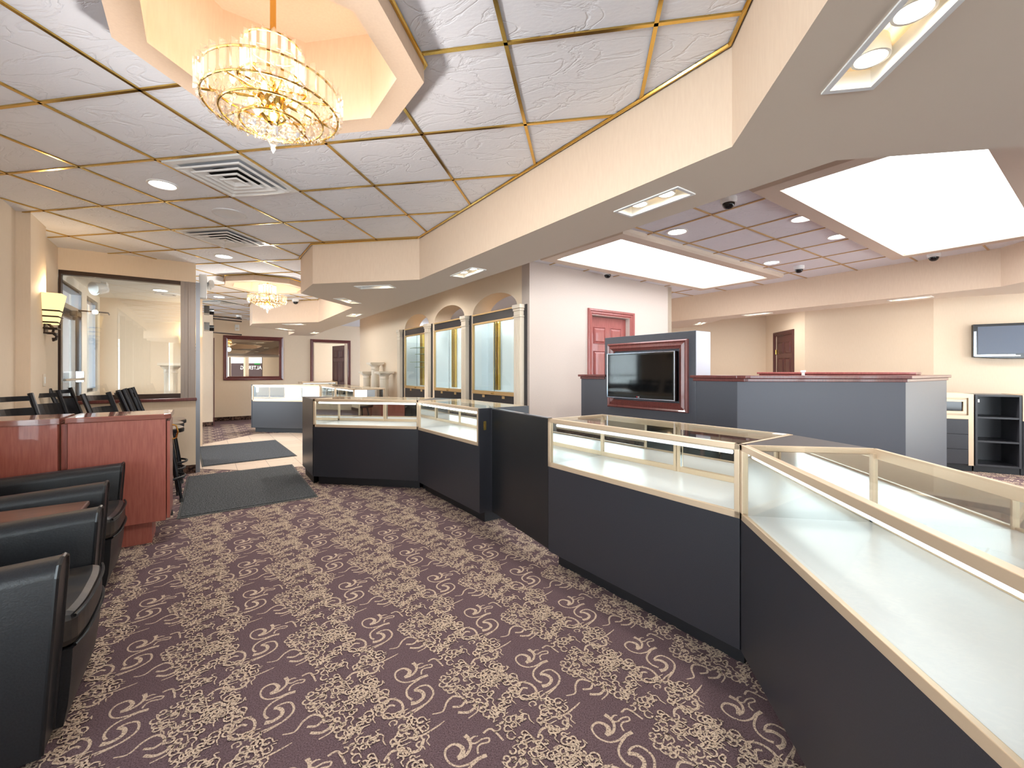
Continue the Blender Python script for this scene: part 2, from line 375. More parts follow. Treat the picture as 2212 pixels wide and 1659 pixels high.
# ------------------------------------------------------------------ ceiling, recesses, grid
OCT = [(-1.265, 1.635), (-4.86, 6.02)]
cm = MB(); loops = [[(-13.5, -3.6), (8.6, -3.6), (8.6, 15.5), (-13.5, 15.5)]] + [octagon(x, y, 0.48)[::-1] for x, y in OCT]
vs, fs = fill_with_holes(loops, CE); cm.add(vs, fs)
struct(cm.build('ceiling', M['tile'], recalc=False))
for n, (x, y) in enumerate(OCT):
    t = MB(); A, B = octagon(x, y, 0.55), octagon(x, y, 0.44)
    rings = [[(p, CE) for p in A], [(p, CE - 0.09) for p in A], [(p, CE - 0.09) for p in B], [(p, CE + 0.34) for p in B]]
    vs = [(p[0], p[1], z) for r in rings for p, z in r]
    t.add(vs, [(i * 8 + j, i * 8 + (j + 1) % 8, (i + 1) * 8 + (j + 1) % 8, (i + 1) * 8 + j) for i in range(3) for j in range(8)] + [tuple(range(24, 32))])
    struct(t.build('trim_%d' % (n + 1), M['peach'], recalc=False))
    e = MB(); ps = octagon(x, y, 0.556); e.tube([(p[0], p[1], CE - 0.008) for p in ps], 0.011, 6, closed=True)
    struct(e.build('trim_%d' % (n + 3), M['brass']))
L_POLY = S_OUT + [(-9.3, 10.1), (-10.6, 8.7), (-7.95, 6.08), (-5.8, 3.94), (1.6, -3.46)]
R_POLY = [(1.12, 2.18), (4.60, 2.18), (4.60, 5.7), (0.9, 9.4), (1.40, 7.49), (-0.687, 5.403), (-5.0, 9.7), (-5.7, 9.0)]
def strips(mb, P, org, ang, step, wid, exclude):
    ca, sa = cos(radians(ang)), sin(radians(ang))
    for fam in (0, 1):
        dx, dy = (ca, sa) if fam == 0 else (-sa, ca); nx, ny = -dy, dx
        for k in range(-30, 31):
            o = (org[0] + nx * step * k, org[1] + ny * step * k); run = None; st = 0.03
            for q in range(-500, 501):
                t = q * st; x, y = o[0] + dx * t, o[1] + dy * t
                ok = inpoly(x, y, P) and not any(abs(x - c[0]) < r and abs(y - c[1]) < r and abs(x - c[0]) + abs(y - c[1]) < r * R2 for c, r in exclude)
                if ok and run is None: run = t
                if (not ok or q == 500) and run is not None:
                    a = (o[0] + dx * run, o[1] + dy * run); b = (x, y); h = wid / 2
                    mb.add([(a[0] + nx * h, a[1] + ny * h, CE), (a[0] - nx * h, a[1] - ny * h, CE), (b[0] - nx * h, b[1] - ny * h, CE), (b[0] + nx * h, b[1] + ny * h, CE),
                            (a[0] + nx * h, a[1] + ny * h, CE - 0.008), (a[0] - nx * h, a[1] - ny * h, CE - 0.008), (b[0] - nx * h, b[1] - ny * h, CE - 0.008), (b[0] + nx * h, b[1] + ny * h, CE - 0.008)],
                           [(4, 5, 6, 7), (0, 4, 7, 3), (1, 2, 6, 5), (0, 1, 5, 4), (3, 7, 6, 2)])
                    run = None
gm = MB(); strips(gm, L_POLY, (-0.940, 2.413), 0, 0.6096, 0.017, [(c, 0.55) for c in OCT])
struct(gm.build('ceiling_grid_front', M['brass'], recalc=False))
gm = MB(); strips(gm, R_POLY, (1.105, 4.08), 45, 0.6096, 0.016, [])
struct(gm.build('ceiling_grid_rear', M['gold2'], recalc=False))

# ------------------------------------------------------------------ soffits with recessed lamp openings
def rect(cx, cy, L, W_, ang):
    a = radians(ang); out = []
    for sx, sy in ((-1, -1), (1, -1), (1, 1), (-1, 1)):
        x, y = sx * L / 2, sy * W_ / 2; out.append((cx + x * cos(a) - y * sin(a), cy + x * sin(a) + y * cos(a)))
    return out
LAMPS = [  # x, y, angle, number of heads, soffit, label
 (0.877, 1.43, 90, 2, 0, 'large recessed twin spotlight fitting at the top right, nearest in the soffit'),
 (0.375, 2.555, -45, 2, 0, 'recessed twin spotlight fitting over the lit showcase in front of the framed television'),
 (-1.115, 4.06, -45, 2, 0, 'recessed twin spotlight fitting in the soffit in front of the arched showcases'),
 (-2.33, 4.565, 0, 1, 0, 'recessed spotlight fitting along the soffit edge above the front showcase, one lamp lit'),
 (-3.155, 5.41, 90, 1, 0, 'recessed spotlight fitting where the soffit corner faces the far chandelier'),
 (-3.83, 6.78, -45, 2, 0, 'recessed spotlight fitting in the soffit near the far end of the arched wall'),
 (-5.77, 7.89, 0, 1, 0, 'thin bright recessed fitting over the rear showcase, nearer of the two there'),
 (-6.64, 8.78, 90, 2, 0, 'thin recessed fitting over the rear showcase, nearest the framed window'),
 (-6.55, 9.72, -45, 2, 0, 'small recessed spotlight fitting closest to the open dark door'),
 (2.24, 9.10, 90, 2, 1, 'small recessed spotlight in the rear soffit just right of the cream wall'),
 (2.80, 7.76, -45, 2, 1, 'recessed spotlight fitting in the rear soffit above the small dark door'),
 (4.175, 6.45, -45, 2, 1, 'recessed spotlight fitting in the rear soffit beside the wall television')]
S2 = [(0.7, 9.6), (4.60, 5.72), (4.60, 2.18), (6.4, 2.18), (8.2, 5.15), (5.26, 6.24), (4.486, 6.54), (2.47, 8.5), (2.36, 9.61), (1.89, 10.07), (0.9, 10.6)]
def soffit(name, P, k, inner_from):
    mb = MB(); holes = [rect(a[0], a[1], 0.40, 0.13, a[2])[::-1] for a in LAMPS if a[4] == k]
    vs, fs = fill_with_holes([P] + holes, SO); mb.mat(1); mb.add(vs, fs); mb.mat(0)
    n = len(P)
    for i in range(n):
        a, b = P[i], P[(i + 1) % n]
        mb.add([(a[0], a[1], SO), (b[0], b[1], SO), (b[0], b[1], CE), (a[0], a[1], CE)], [(0, 1, 2, 3)])
    return struct(mb.build(name, [M['peach'], M['under']], recalc=False))
soffit('ceiling_soffit_front', SOFF, 0, 0); soffit('ceiling_soffit_rear', S2, 1, 0)
tb = MB(); tb.tube([(p[0] - 0.012, p[1] - 0.012, CE - 0.006) for p in S_OUT], 0.010, 6)
struct(tb.build('trim_5', M['brass']))
for x, y, ang, nh, k, lab in LAMPS:
    t = thing('recessed_spotlight', lab, 'ceiling light', (x, y, SO), ang, 'recessed spotlights in the soffits')
    f = MB(); f.hframe(-0.215, -0.08, 0.215, 0.08, [(0, 0.0), (0, -0.006), (0.018, -0.006), (0.022, 0.05)])
    f.build('trim_ring', M['white'], t)
    h = MB(); h.box(-0.205, -0.07, 0.0, 0.205, 0.07, 0.13); h.f.pop(0); h.mi.pop(); h.build('housing', M['offwhite'], t, recalc=False)
    for q in range(2):
        xx = -0.09 + 0.18 * q if nh > 1 or q == 0 else 0.09
        hd = MB(); hd.lathe([(0.045, 0.075), (0.05, 0.03), (0.05, 0.018), (0.042, 0.018)], 20, (xx, 0, 0), caps=False); o = hd.build('lamp_head', M['white'], t, smooth='auto')
        lens = MB(); lens.lathe([(0.042, 0.022), (0.02, 0.016), (0.001, 0.014)], 20, (xx, 0, 0), caps=False)
        lit = nh > 1 or q == 1
        lens.build('lens', M['halogen'] if lit else M['white'], o)
        if lit: light('SPOT', (xx, 0, -0.01), (14 if y < 5 else 34) if k == 0 else 75, (1.0, 0.95, 0.88), t, spot_size=radians(110), spot_blend=0.6, shadow_soft_size=0.04)

# ------------------------------------------------------------------ walls
def slab(name, p, q, z0, z1, thick, mat, openings=()):
    """wall standing behind the line p-q (thickness to the left of p->q); openings in (u0,u1,z0,z1)"""
    L = math.hypot(q[0] - p[0], q[1] - p[1]); a = math.degrees(math.atan2(q[1] - p[1], q[0] - p[0])); mb = MB()
    cuts = sorted(set([0, L] + [o[0] for o in openings] + [o[1] for o in openings]))
    for u0, u1 in zip(cuts, cuts[1:]):
        ops = sorted([o for o in openings if o[0] <= u0 + 1e-6 and o[1] >= u1 - 1e-6], key=lambda o: o[2]); z = z0
        for o in ops:
            if o[2] > z: mb.box(u0, 0, z, u1, thick, o[2])
            z = o[3]
        if z < z1: mb.box(u0, 0, z, u1, thick, z1)
    return struct(mb.build(name, mat, loc=(p[0], p[1], 0), rz=a))
W1S = 4.72; P0 = (-0.687, 5.403)
# arched showcase wall; local x runs to the south-east, y into the wall
AW = 7.2; awp = (P0[0] - AW / R2, P0[1] + AW / R2)
def au(x): return AW - (P0[0] - x) * R2       # plan x on the wall -> local u
CAB = [(au(-3.594), au(-2.79)), (au(-2.626), au(-1.86)), (au(-1.678), au(-0.873))]
mb = MB(); prev = 0
for u0, u1 in CAB:
    mb.box(prev, 0, 0, u0, 0.30, CE)
    c, hw = (u0 + u1) / 2, (u1 - u0) / 2
    arc = [(c - hw * cos(pi * k / 28), 2.15 + 0.245 * sin(pi * k / 28)) for k in range(29)]
    for k in range(28):
        a, b = arc[k], arc[k + 1]; mb.wallprism([(a[0], a[1]), (b[0], b[1]), (b[0], CE), (a[0], CE)], 0, 0.30)
    prev = u1
mb.box(prev, 0, 0, AW, 0.30, CE)
struct(mb.build('wall_arched', M['wall'], loc=(awp[0], awp[1], 0), rz=-45))
slab('wall_behind_arches', uv(7.8, 16.5), uv(7.8, 6.6), 0, CE, 0.1, M['cream'])
for k, (s_, d_) in enumerate(((5.7, 8.0), (5.7, 11.5))):
    x, y = uv(s_, d_); light('AREA', (x, y, CE - 0.05), 14, (1, 0.93, 0.9), None, None, size=0.5)  # added lights without fittings, brightening the room behind the arches
for x, y, e in ((3.35, 9.3, 70), (4.6, 6.95, 42), (6.3, 6.4, 35), (-7.7, 9.5, 30), (-5.7, 9.1, 28), (-2.6, 6.5, 45), (-0.6, 4.6, 35)):
    light('SPOT', (x, y, CE - 0.03), e, (1, 0.97, 0.91), None, None, spot_size=radians(168), spot_blend=1.0, shadow_soft_size=0.12)  # added fill spots with no fitting, lifting the far walls and aisles
# cream wall with the mahogany door
CW0 = (-0.687, 5.403); cwl = math.hypot(2.09, 2.09)
slab('wall_cream', CW0, (1.403, 7.493), 0, CE, 0.16, M['cream'], [(1.09, 1.905, 0, 2.09)])
slab('wall_cream_end', (1.403, 7.493), (0.40, 8.496), 0, CE, 0.1, M['wall'])
# rear right walls
slab('wall_rear_left', (0.4, 10.83), (4.10, 10.83), 0, CE, 0.1, M['wall'])
slab('wall_small_door', (4.10, 10.83), (4.10, 9.03), 0, CE, 0.1, M['wall'], [(0.55, 1.29, 0, 2.06)])
K = (5.352, 7.766)
slab('wall_rear_middle', (4.10, 9.03), K, 0, CE, 0.1, M['wall'])
ke = (K[0] + 3.4 * cos(radians(-20)), K[1] + 3.4 * sin(radians(-20)))
slab('wall_television', K, ke, 0, CE, 0.1, M['wall'])
# back wall with framed window and open door
BWP = uv(-1.2, 19.4); BWQ = uv(8.4, 19.4)
def bu(x): return (x - BWP[0]) * R2
slab('wall_back', BWP, BWQ, 0, CE + 0.05, 0.14, M['wall'], [(bu(-7.815), bu(-7.19), 0, 2.145)])
slab('wall_next_room', uv(2.0, 22.6), uv(8.0, 22.6), 0, CE, 0.1, M['wall'])
slab('wall_stub', uv(-1.4, 17.75), uv(0.29, 17.75), 0, CE, 1.1, M['wall'])
db = MB(); db.box(0, 0, 0, 0.02, 0.03, 2.1); struct(db.build('trim_6', M['dark_door'], loc=(*uv(0.30, 17.72), 0), rz=45))
# left wall with pilaster, partition with glass, vestibule
slab('wall_left', (1.7, -3.56), uv(-1.86, 9.75), 0, CE, 0.15, M['wall'], [(0.3, 2.3, 0.45, 2.5), (2.4, 4.4, 0.45, 2.5), (4.5, 6.6, 0.45, 2.5)])
for n, (a, b_) in enumerate(((0.3, 2.3), (2.4, 4.4), (4.5, 6.6))):
    f = MB(); f.frame(a, 0.45, b_, 2.5, [(0, 0.10), (0, -0.01), (0.045, -0.01), (0.045, 0.10)]); f.box((a + b_) / 2 - 0.02, 0.0, 0.45, (a + b_) / 2 + 0.02, 0.08, 2.5)
    o = struct(f.build('window_%d' % (6 + n), M['darkbronze'], loc=(1.7, -3.56, 0), rz=135)); g = MB(); g.box(a + 0.045, 0.05, 0.495, b_ - 0.045, 0.056, 2.455); g.build('pane', M['glass'], o)
pl = MB(); pl.box(0, -0.09, 0, 0.46, 0, CE); struct(pl.build('wall_left_pilaster', M['wall'], loc=(-4.848, 2.988, 0), rz=135))
PT = uv(-1.86, 9.75); PTE = uv(-0.10, 9.75); PL = math.hypot(PTE[0] - PT[0], PTE[1] - PT[1])
slab('wall_knee', PT, PTE, 0, 0.925, 0.10, M['wall'])
slab('wall_header', PT, PTE, 2.44, CE, 0.10, M['wall'])
cap = MB(); cap.box(-0.0, -0.03, 0.925, PL + 0.012, 0.12, 0.962); struct(cap.build('trim_7', M['mahog'], loc=(PT[0], PT[1], 0), rz=45, bev=0.008))
fr = MB(); fr.box(0, 0.02, 0.962, 0.02, 0.10, 2.44); fr.box(0, 0.02, 2.395, PL - 0.13, 0.10, 2.44)
fr.box(0.02, 0.03, 0.962, PL - 0.13, 0.09, 1.02)
fro = struct(fr.build('window_1', M['darkbronze'], loc=(PT[0], PT[1], 0), rz=45))
po = MB(); po.box(PL - 0.155, 0.0, 0.962, PL - 0.115, 0.10, 2.44); po.box(PL - 0.115, 0.015, 0.962, PL - 0.075, 0.10, 2.44); po.box(PL - 0.075, 0.0, 0.962, PL - 0.06, 0.10, 2.44)
po.box(PL - 0.06, 0.012, 0.962, PL - 0.003, 0.10, 2.44); po.build('post', M['bronze'], fro)
g = MB(); g.box(0.02, 0.055, 1.02, PL - 0.155, 0.061, 2.395); g.build('pane', pane('partition_glass', (248, 250, 250), 0.07, 4.0), fro)
jb = MB(); jb.box(PL, 0.0, 0, PL + 0.045, 0.16, 2.44); jb.box(PL, 0.16, 0, PL + 0.02, 0.9, 2.2)
struct(jb.build('door_5', M['alu'], loc=(PT[0], PT[1], 0), rz=45))
slab('wall_vestibule_back', uv(-1.86, 13.2), uv(0.0, 13.2), 0, CE, 0.1, M['wall'])
vc = MB(); vc.prism([uv(-1.86, 9.92), uv(-0.12, 9.92), uv(-0.12, 13.2), uv(-1.86, 13.2)], 2.47, 2.52); struct(vc.build('ceiling_vestibule', M['white_paint']))
# exterior wall of the vestibule: x-axis runs north-west
EW = uv(-1.86, 9.75)
def eu(x): return (EW[0] - x) * R2
slab('wall_exterior', EW, uv(-1.86, 13.2), 0, CE, 0.12, M['white_paint'],
     [(0.0, eu(-6.64), 0, 2.36), (eu(-6.86), eu(-7.40), 1.0, 2.36)])
# baseboards
for nm, p, q in (('baseboard_knee', PT, PTE), ('baseboard_stub', uv(-1.4, 17.75), uv(0.29, 17.75)), ('baseboard_back', BWP, (-7.95, 11.45)), ('baseboard_left', (1.7, -3.56), (-4.84, 2.98))):
    a = math.degrees(math.atan2(q[1] - p[1], q[0] - p[0])); b_ = MB(); b_.box(0, -0.012, 0, math.hypot(q[0] - p[0], q[1] - p[1]), 0.0, 0.105)
    struct(b_.build(nm, M['base'], loc=(p[0], p[1], 0), rz=a))
# glazing of the exterior door side (local frame: x from door hinge side going to the partition)
e0 = (uv(-1.86, 13.2)[0] - 0.055, uv(-1.86, 13.2)[1] - 0.055)
wf = MB(); a0, a1 = eu(-7.53) - eu(-7.40), eu(-7.53) - eu(-6.86)
wf.frame(a0, 1.0, a1, 2.36, [(0, 0.02), (0, -0.01), (0.05, -0.01), (0.05, 0.06)])
wfo = struct(wf.build('window_2', M['alu'], loc=(e0[0], e0[1], 0), rz=-45)); g = MB(); g.box(a0 + 0.05, 0.04, 1.05, a1 - 0.05, 0.046, 2.31); g.build('pane', M['glass'], wfo)
d0, d1 = eu(-7.53) - eu(-6.64), eu(-7.53)
df = MB(); df.frame(d0, -0.2, d1, 2.36, [(0, 0.05), (0, -0.02), (0.05, -0.02), (0.05, 0.08)]); df.box(d0, -0.02, 2.06, d1, 0.06, 2.12)
dfo = struct(df.build('door_1', M['alu'], loc=(e0[0], e0[1], 0), rz=-45))
lf = MB(); lf.frame(d0 + 0.06, -0.05, d1 - 0.06, 2.05, [(0, 0.04), (0, 0.0), (0.085, 0.0), (0.085, 0.04)]); lf.build('door_leaf', M['bronze'], dfo)
g = MB(); g.box(d0 + 0.14, 0.02, 0.1, d1 - 0.14, 0.026, 1.97); g.box(d0 + 0.05, 0.03, 2.12, d1 - 0.05, 0.036, 2.31); g.build('pane', M['glass'], dfo)
pb = MB(); pb.tube([(d0 + 0.10, 0.11, 1.2), (d1 - 0.10, 0.11, 1.2)], 0.016, 10); pb.box(d0 + 0.09, 0.04, 1.16, d0 + 0.13, 0.12, 1.30); pb.build('push_bar', M['chrome'], dfo)
cl = MB(); cl.box(d0 + 0.2, 0.04, 2.0, d0 + 0.45, 0.11, 2.06); cl.tube([(d0 + 0.3, 0.10, 2.08), (d0 + 0.02, 0.34, 2.1), (d0 - 0.22, 0.32, 2.1)], 0.009, 8); cl.build('closer', M['iron'], dfo)

# ------------------------------------------------------------------ lamps, vents, cameras on the ceiling
def ring_light(x, y, r, label, e=45):
    t = thing('downlight', label, 'ceiling light', (x, y, CE), 0, 'round downlights')
    a = MB(); a.lathe([(r, 0), (r, -0.006), (r - 0.012, -0.009), (r - 0.018, -0.004)], 28, caps=False); a.build('trim_ring', M['white'], t, smooth='auto')
    b = MB(); b.lathe([(r - 0.018, -0.004), (0.001, -0.0045)], 28, caps=False); b.build('lens', M['down'], t)
    light('SPOT', (0, 0, -0.02), e, (1.0, 0.97, 0.93), t, spot_size=radians(140), spot_blend=0.8, shadow_soft_size=0.07)
for x, y, r, l in ((-3.09, 2.75, 0.095, 'round downlight in the tile left of the near ceiling vent'), (-4.286, 4.583, 0.10, 'round downlight in the tiles past the second ceiling vent'),
                   (-6.687, 7.041, 0.10, 'round downlight just in front of the farthest ceiling vent'),
                   (0.90, 4.52, 0.10, 'round downlight beside the longer inner edge of the smaller luminous panel'), (1.943, 4.322, 0.10, 'largest looking round downlight beside the big luminous panel'),
                   (2.561, 4.951, 0.10, 'second round downlight along the edge of the big luminous panel'), (2.338, 5.998, 0.10, 'round downlight by the far corner of the smaller luminous panel')):
    ring_light(x, y, r, l)
v = thing('ceiling_speaker', 'round flush white speaker grille in a tile between the two ceiling vents', 'speaker', (-3.08, 3.356, CE), 0)
a = MB(); a.lathe([(0.135, 0), (0.135, -0.006), (0.118, -0.010), (0.112, -0.006), (0.001, -0.007)], 36, caps=False); a.build('grille', pbr('speaker_white', (222, 222, 224), 0.7), v, smooth='auto')
def vent(x, y, label):
    t = thing('ceiling_vent', label, 'vent', (x, y, CE), 0, 'square louvred ceiling vents')
    b = MB(); b.box(-0.27, -0.27, -0.006, 0.27, 0.27, -0.002); b.build('back_pan', pbr('vent_pan', (176, 179, 186), 0.6), t); b = MB(); b.lathe([(0.155, -0.0085), (0.001, -0.0085)], 32, caps=False); b.build('duct_opening', M['void'], t)
    f = MB(); f.hframe(-0.292, -0.292, 0.292, 0.292, [(0, 0), (0, -0.012), (0.035, -0.014), (0.06, -0.005)]); f.build('outer_frame', M['white'], t)
    for k, (h, z) in enumerate(((0.225, -0.022), (0.165, -0.026), (0.105, -0.030), (0.05, -0.034))):
        q = MB(); q.hframe(-h, -h, h, h, [(-0.02, z - 0.006), (-0.012, z - 0.012), (0.0, z - 0.012), (0.045, z + 0.014), (0.041, z + 0.016), (-0.02, z - 0.006)])
        if k == 3: q.box(-0.03, -0.03, z + 0.004, 0.03, 0.03, z + 0.010)
        q.build('louver', M['white'], t)
vent(-2.459, 2.73, 'large white square ceiling vent in front of the near chandelier')
vent(-3.67, 3.945, 'second white square ceiling vent, past the round speaker grille')
vent(-7.20, 7.60, 'farthest square ceiling vent, beyond the emergency light')
def dome(x, y, label, z=CE):
    t = thing('dome_camera', label, 'security camera', (x, y, z), 0, 'dome security cameras')
    a = MB(); a.lathe([(0.062, 0), (0.062, -0.03), (0.055, -0.045), (0.046, -0.047)], 24, caps=False); a.build('housing', M['white'], t, smooth='auto')
    b = MB(); b.lathe([(0.046, -0.045), (0.045, -0.06), (0.036, -0.078), (0.02, -0.089), (0.001, -0.092)], 24, caps=False); b.build('dome', M['plastic'], t, smooth=True)
dome(1.13, 3.71, 'dome camera nearest the soffit, above the left end of the big luminous panel')
dome(2.774, 6.265, 'dome camera between the two luminous panels, close to the rear soffit')
dome(4.037, 5.855, 'dome camera at the far right beyond the big luminous panel')
dome(0.308, 6.173, 'dome camera high above the cream wall next to the smaller luminous panel')
dome(-5.489, 7.55, 'dome camera on the ceiling right of the far chandelier')
dome(-8.417, 9.447, 'dome camera by the back wall above the framed window')
def troffer(cx, cy, w_, l_, label):
    t = thing('luminous_ceiling_panel', label, 'ceiling light', (cx, cy, CE), 45, 'luminous ceiling panels')
    a, b = l_ / 2, w_ / 2
    f = MB(); f.hframe(-a - 0.16, -b - 0.16, a + 0.16, b + 0.16, [(0, 0), (0, -0.035), (0.02, -0.055), (0.15, -0.055), (0.16, -0.03)]); f.build('frame', M['under'], t)
    p = MB(); p.box(-a, -b, -0.034, a, b, -0.028); p.build('diffuser', M['troffer'], t)
def tr_center(near, w_, l_, side):      # near-left corner, long side runs north-east
    n = (1 / R2, -1 / R2); d = (1 / R2, 1 / R2)
    return (near[0] + d[0] * l_ / 2 + n[0] * w_ / 2, near[1] + d[1] * l_ / 2 + n[1] * w_ / 2)
c = tr_center((1.43, 3.49), 0.98, 3.10, 1); troffer(c[0], c[1], 0.98, 3.10, 'big blank white luminous panel filling the ceiling at the upper right')
c = tr_center((-0.32, 5.20), 0.96, 3.10, 1); troffer(c[0], c[1], 0.96, 3.10, 'smaller looking blank white luminous panel above the cream wall and its door')

# ------------------------------------------------------------------ chandeliers
def chandelier(x, y, label, pw=1.0, up=4):
    t = thing('chandelier', label, 'chandelier', (x, y, 0), 0)
    GL = M['crystal']
    st = MB(); st.tube([(0, 0, 2.40), (0, 0, CE + 0.335)], 0.012, 10); st.lathe([(0.02, 2.325), (0.05, 2.345), (0.035, 2.38), (0.06, 2.42), (0.02, 2.46)], 16, caps=False)
    st.lathe([(0.07, CE + 0.338), (0.06, CE + 0.30), (0.015, CE + 0.28)], 20, caps=False); st.build('stem', M['brass'], t, smooth='auto')
    rg_ = MB()
    for r, z in ((0.25, 2.462), (0.25, 2.375), (0.105, 2.635), (0.125, 2.485), (0.19, 2.345), (0.12, 2.318)):
        rg_.tube([(r * cos(2 * pi * k / 40), r * sin(2 * pi * k / 40), z) for k in range(40)], 0.0045, 6, closed=True)
    for k in range(8):
        q = 2 * pi * k / 8; rg_.tube([(0.02 * cos(q), 0.02 * sin(q), 2.42), (0.13 * cos(q), 0.13 * sin(q), 2.40), (0.25 * cos(q), 0.25 * sin(q), 2.375)], 0.005, 6)
        rg_.tube([(0.02 * cos(q), 0.02 * sin(q), 2.47), (0.125 * cos(q), 0.125 * sin(q), 2.485)], 0.004, 6)
    rg_.build('frame', M['brass'], t, smooth='auto')
    def prism(r, q, z0, z1, w_):
        c_, s_ = cos(q), sin(q); px, py = -s_ * w_ / 2, c_ * w_ / 2; d = w_ * 0.42
        def pt(a, b, z): return (r * c_ + px * a + c_ * d * b, r * s_ + py * a + s_ * d * b, z)
        vs = [pt(-1, 0, z1 - 0.008), pt(0, 1, z1), pt(1, 0, z1 - 0.008), pt(0, -1, z1), pt(-1, 0, z0 + 0.02), pt(0, 1, z0 + 0.016), pt(1, 0, z0 + 0.02), pt(0, -1, z0 + 0.016), pt(0, 0, z0)]
        m_ = MB(); m_.add(vs, [(0, 1, 5, 4), (1, 2, 6, 5), (2, 3, 7, 6), (3, 0, 4, 7), (0, 3, 2, 1), (4, 5, 8), (5, 6, 8), (6, 7, 8), (7, 4, 8)])
        m_.build('crystal_prism', GL, t)
    for k in range(36): prism(0.256, 2 * pi * k / 36, 2.362, 2.482, 0.034)
    for k in range(18): prism(0.108, 2 * pi * (k + .5) / 18, 2.49, 2.645, 0.026)
    bd = MB(); rr = random.Random(5)
    for tier, (r0, r1, z0, z1, n) in enumerate(((0.25, 0.215, 2.372, 2.357, 52), (0.215, 0.18, 2.357, 2.341, 46), (0.18, 0.145, 2.341, 2.325, 40), (0.145, 0.11, 2.325, 2.310, 32), (0.11, 0.07, 2.310, 2.295, 22), (0.07, 0.03, 2.295, 2.282, 12), (0.21, 0.12, 2.385, 2.365, 40), (0.10, 0.05, 2.45, 2.43, 18))):
        for k in range(n):
            q = 2 * pi * (k + 0.5 * (tier % 2)) / n; u = rr.random(); r = r0 + (r1 - r0) * u; z = z0 + (z1 - z0) * u + rr.uniform(-0.006, 0.006); b_ = 0.011
            bd.add([(r * cos(q), r * sin(q), z + b_ * 1.2), (r * cos(q) + b_, r * sin(q), z), (r * cos(q), r * sin(q) + b_, z), (r * cos(q) - b_, r * sin(q), z), (r * cos(q), r * sin(q) - b_, z), (r * cos(q), r * sin(q), z - b_ * 1.2)],
                   [(0, 1, 2), (0, 2, 3), (0, 3, 4), (0, 4, 1), (5, 2, 1), (5, 3, 2), (5, 4, 3), (5, 1, 4)])
    o = bd.build('crystal_beads', GL, t); o['kind'] = 'stuff'
    fn = MB(); fn.lathe([(0.001, 2.200), (0.012, 2.222), (0.007, 2.226), (0.020, 2.246), (0.008, 2.262), (0.015, 2.274), (0.008, 2.30)], 8, caps=False)
    for k in range(5):
        q = 2 * pi * k / 5; fn.lathe([(0.001, 2.262), (0.016, 2.280), (0.001, 2.302)], 6, (0.045 * cos(q), 0.045 * sin(q), 0), caps=False)
    fn.build('finial', GL, t)
    for k in range(8):
        q = 2 * pi * k / 8 + 0.3; r, z = (0.15, 2.415) if k % 2 else (0.085, 2.40)
        b = MB(); b.lathe([(0.006, 0), (0.011, 0.014), (0.009, 0.03), (0.001, 0.045)], 10, (r * cos(q), r * sin(q), z), caps=False); b.build('bulb', M['bulb'], t, smooth=True)
    light('POINT', (0, 0, 2.60), up, (1.0, 0.84, 0.72), t, shadow_soft_size=0.07)
    light('POINT', (0, 0, 2.14), 17 * pw, (1.0, 0.95, 0.9), t, shadow_soft_size=0.07)
def crystal_material():
    m = bpy.data.materials.new('crystal'); m.use_nodes = True; nt = m.node_tree; nt.nodes.clear()
    o = nt.nodes.new('ShaderNodeOutputMaterial'); mx = nt.nodes.new('ShaderNodeMixShader'); t = nt.nodes.new('ShaderNodeBsdfTransparent'); g = nt.nodes.new('ShaderNodeBsdfGlossy')
    mx2 = nt.nodes.new('ShaderNodeMixShader'); tr = nt.nodes.new('ShaderNodeBsdfTranslucent')
    lw = nt.nodes.new('ShaderNodeLayerWeight'); lw.inputs[0].default_value = 0.35
    t.inputs[0].default_value = (1.0, 0.99, 0.96, 1); g.inputs['Roughness'].default_value = 0.03; tr.inputs[0].default_value = (1, 0.95, 0.85, 1)
    mx2.inputs[0].default_value = 0.13
    nt.links.new(t.outputs[0], mx2.inputs[1]); nt.links.new(tr.outputs[0], mx2.inputs[2])
    nt.links.new(lw.outputs['Facing'], mx.inputs[0]); nt.links.new(mx2.outputs[0], mx.inputs[1]); nt.links.new(g.outputs[0], mx.inputs[2]); nt.links.new(mx.outputs[0], o.inputs[0])
    return m
M['crystal'] = crystal_material()
chandelier(-1.276, 1.613, 'big lit crystal chandelier hanging from the near octagonal ceiling recess')
chandelier(-4.86, 6.02, 'small looking lit crystal chandelier in the far octagonal recess', 1.4, 7)

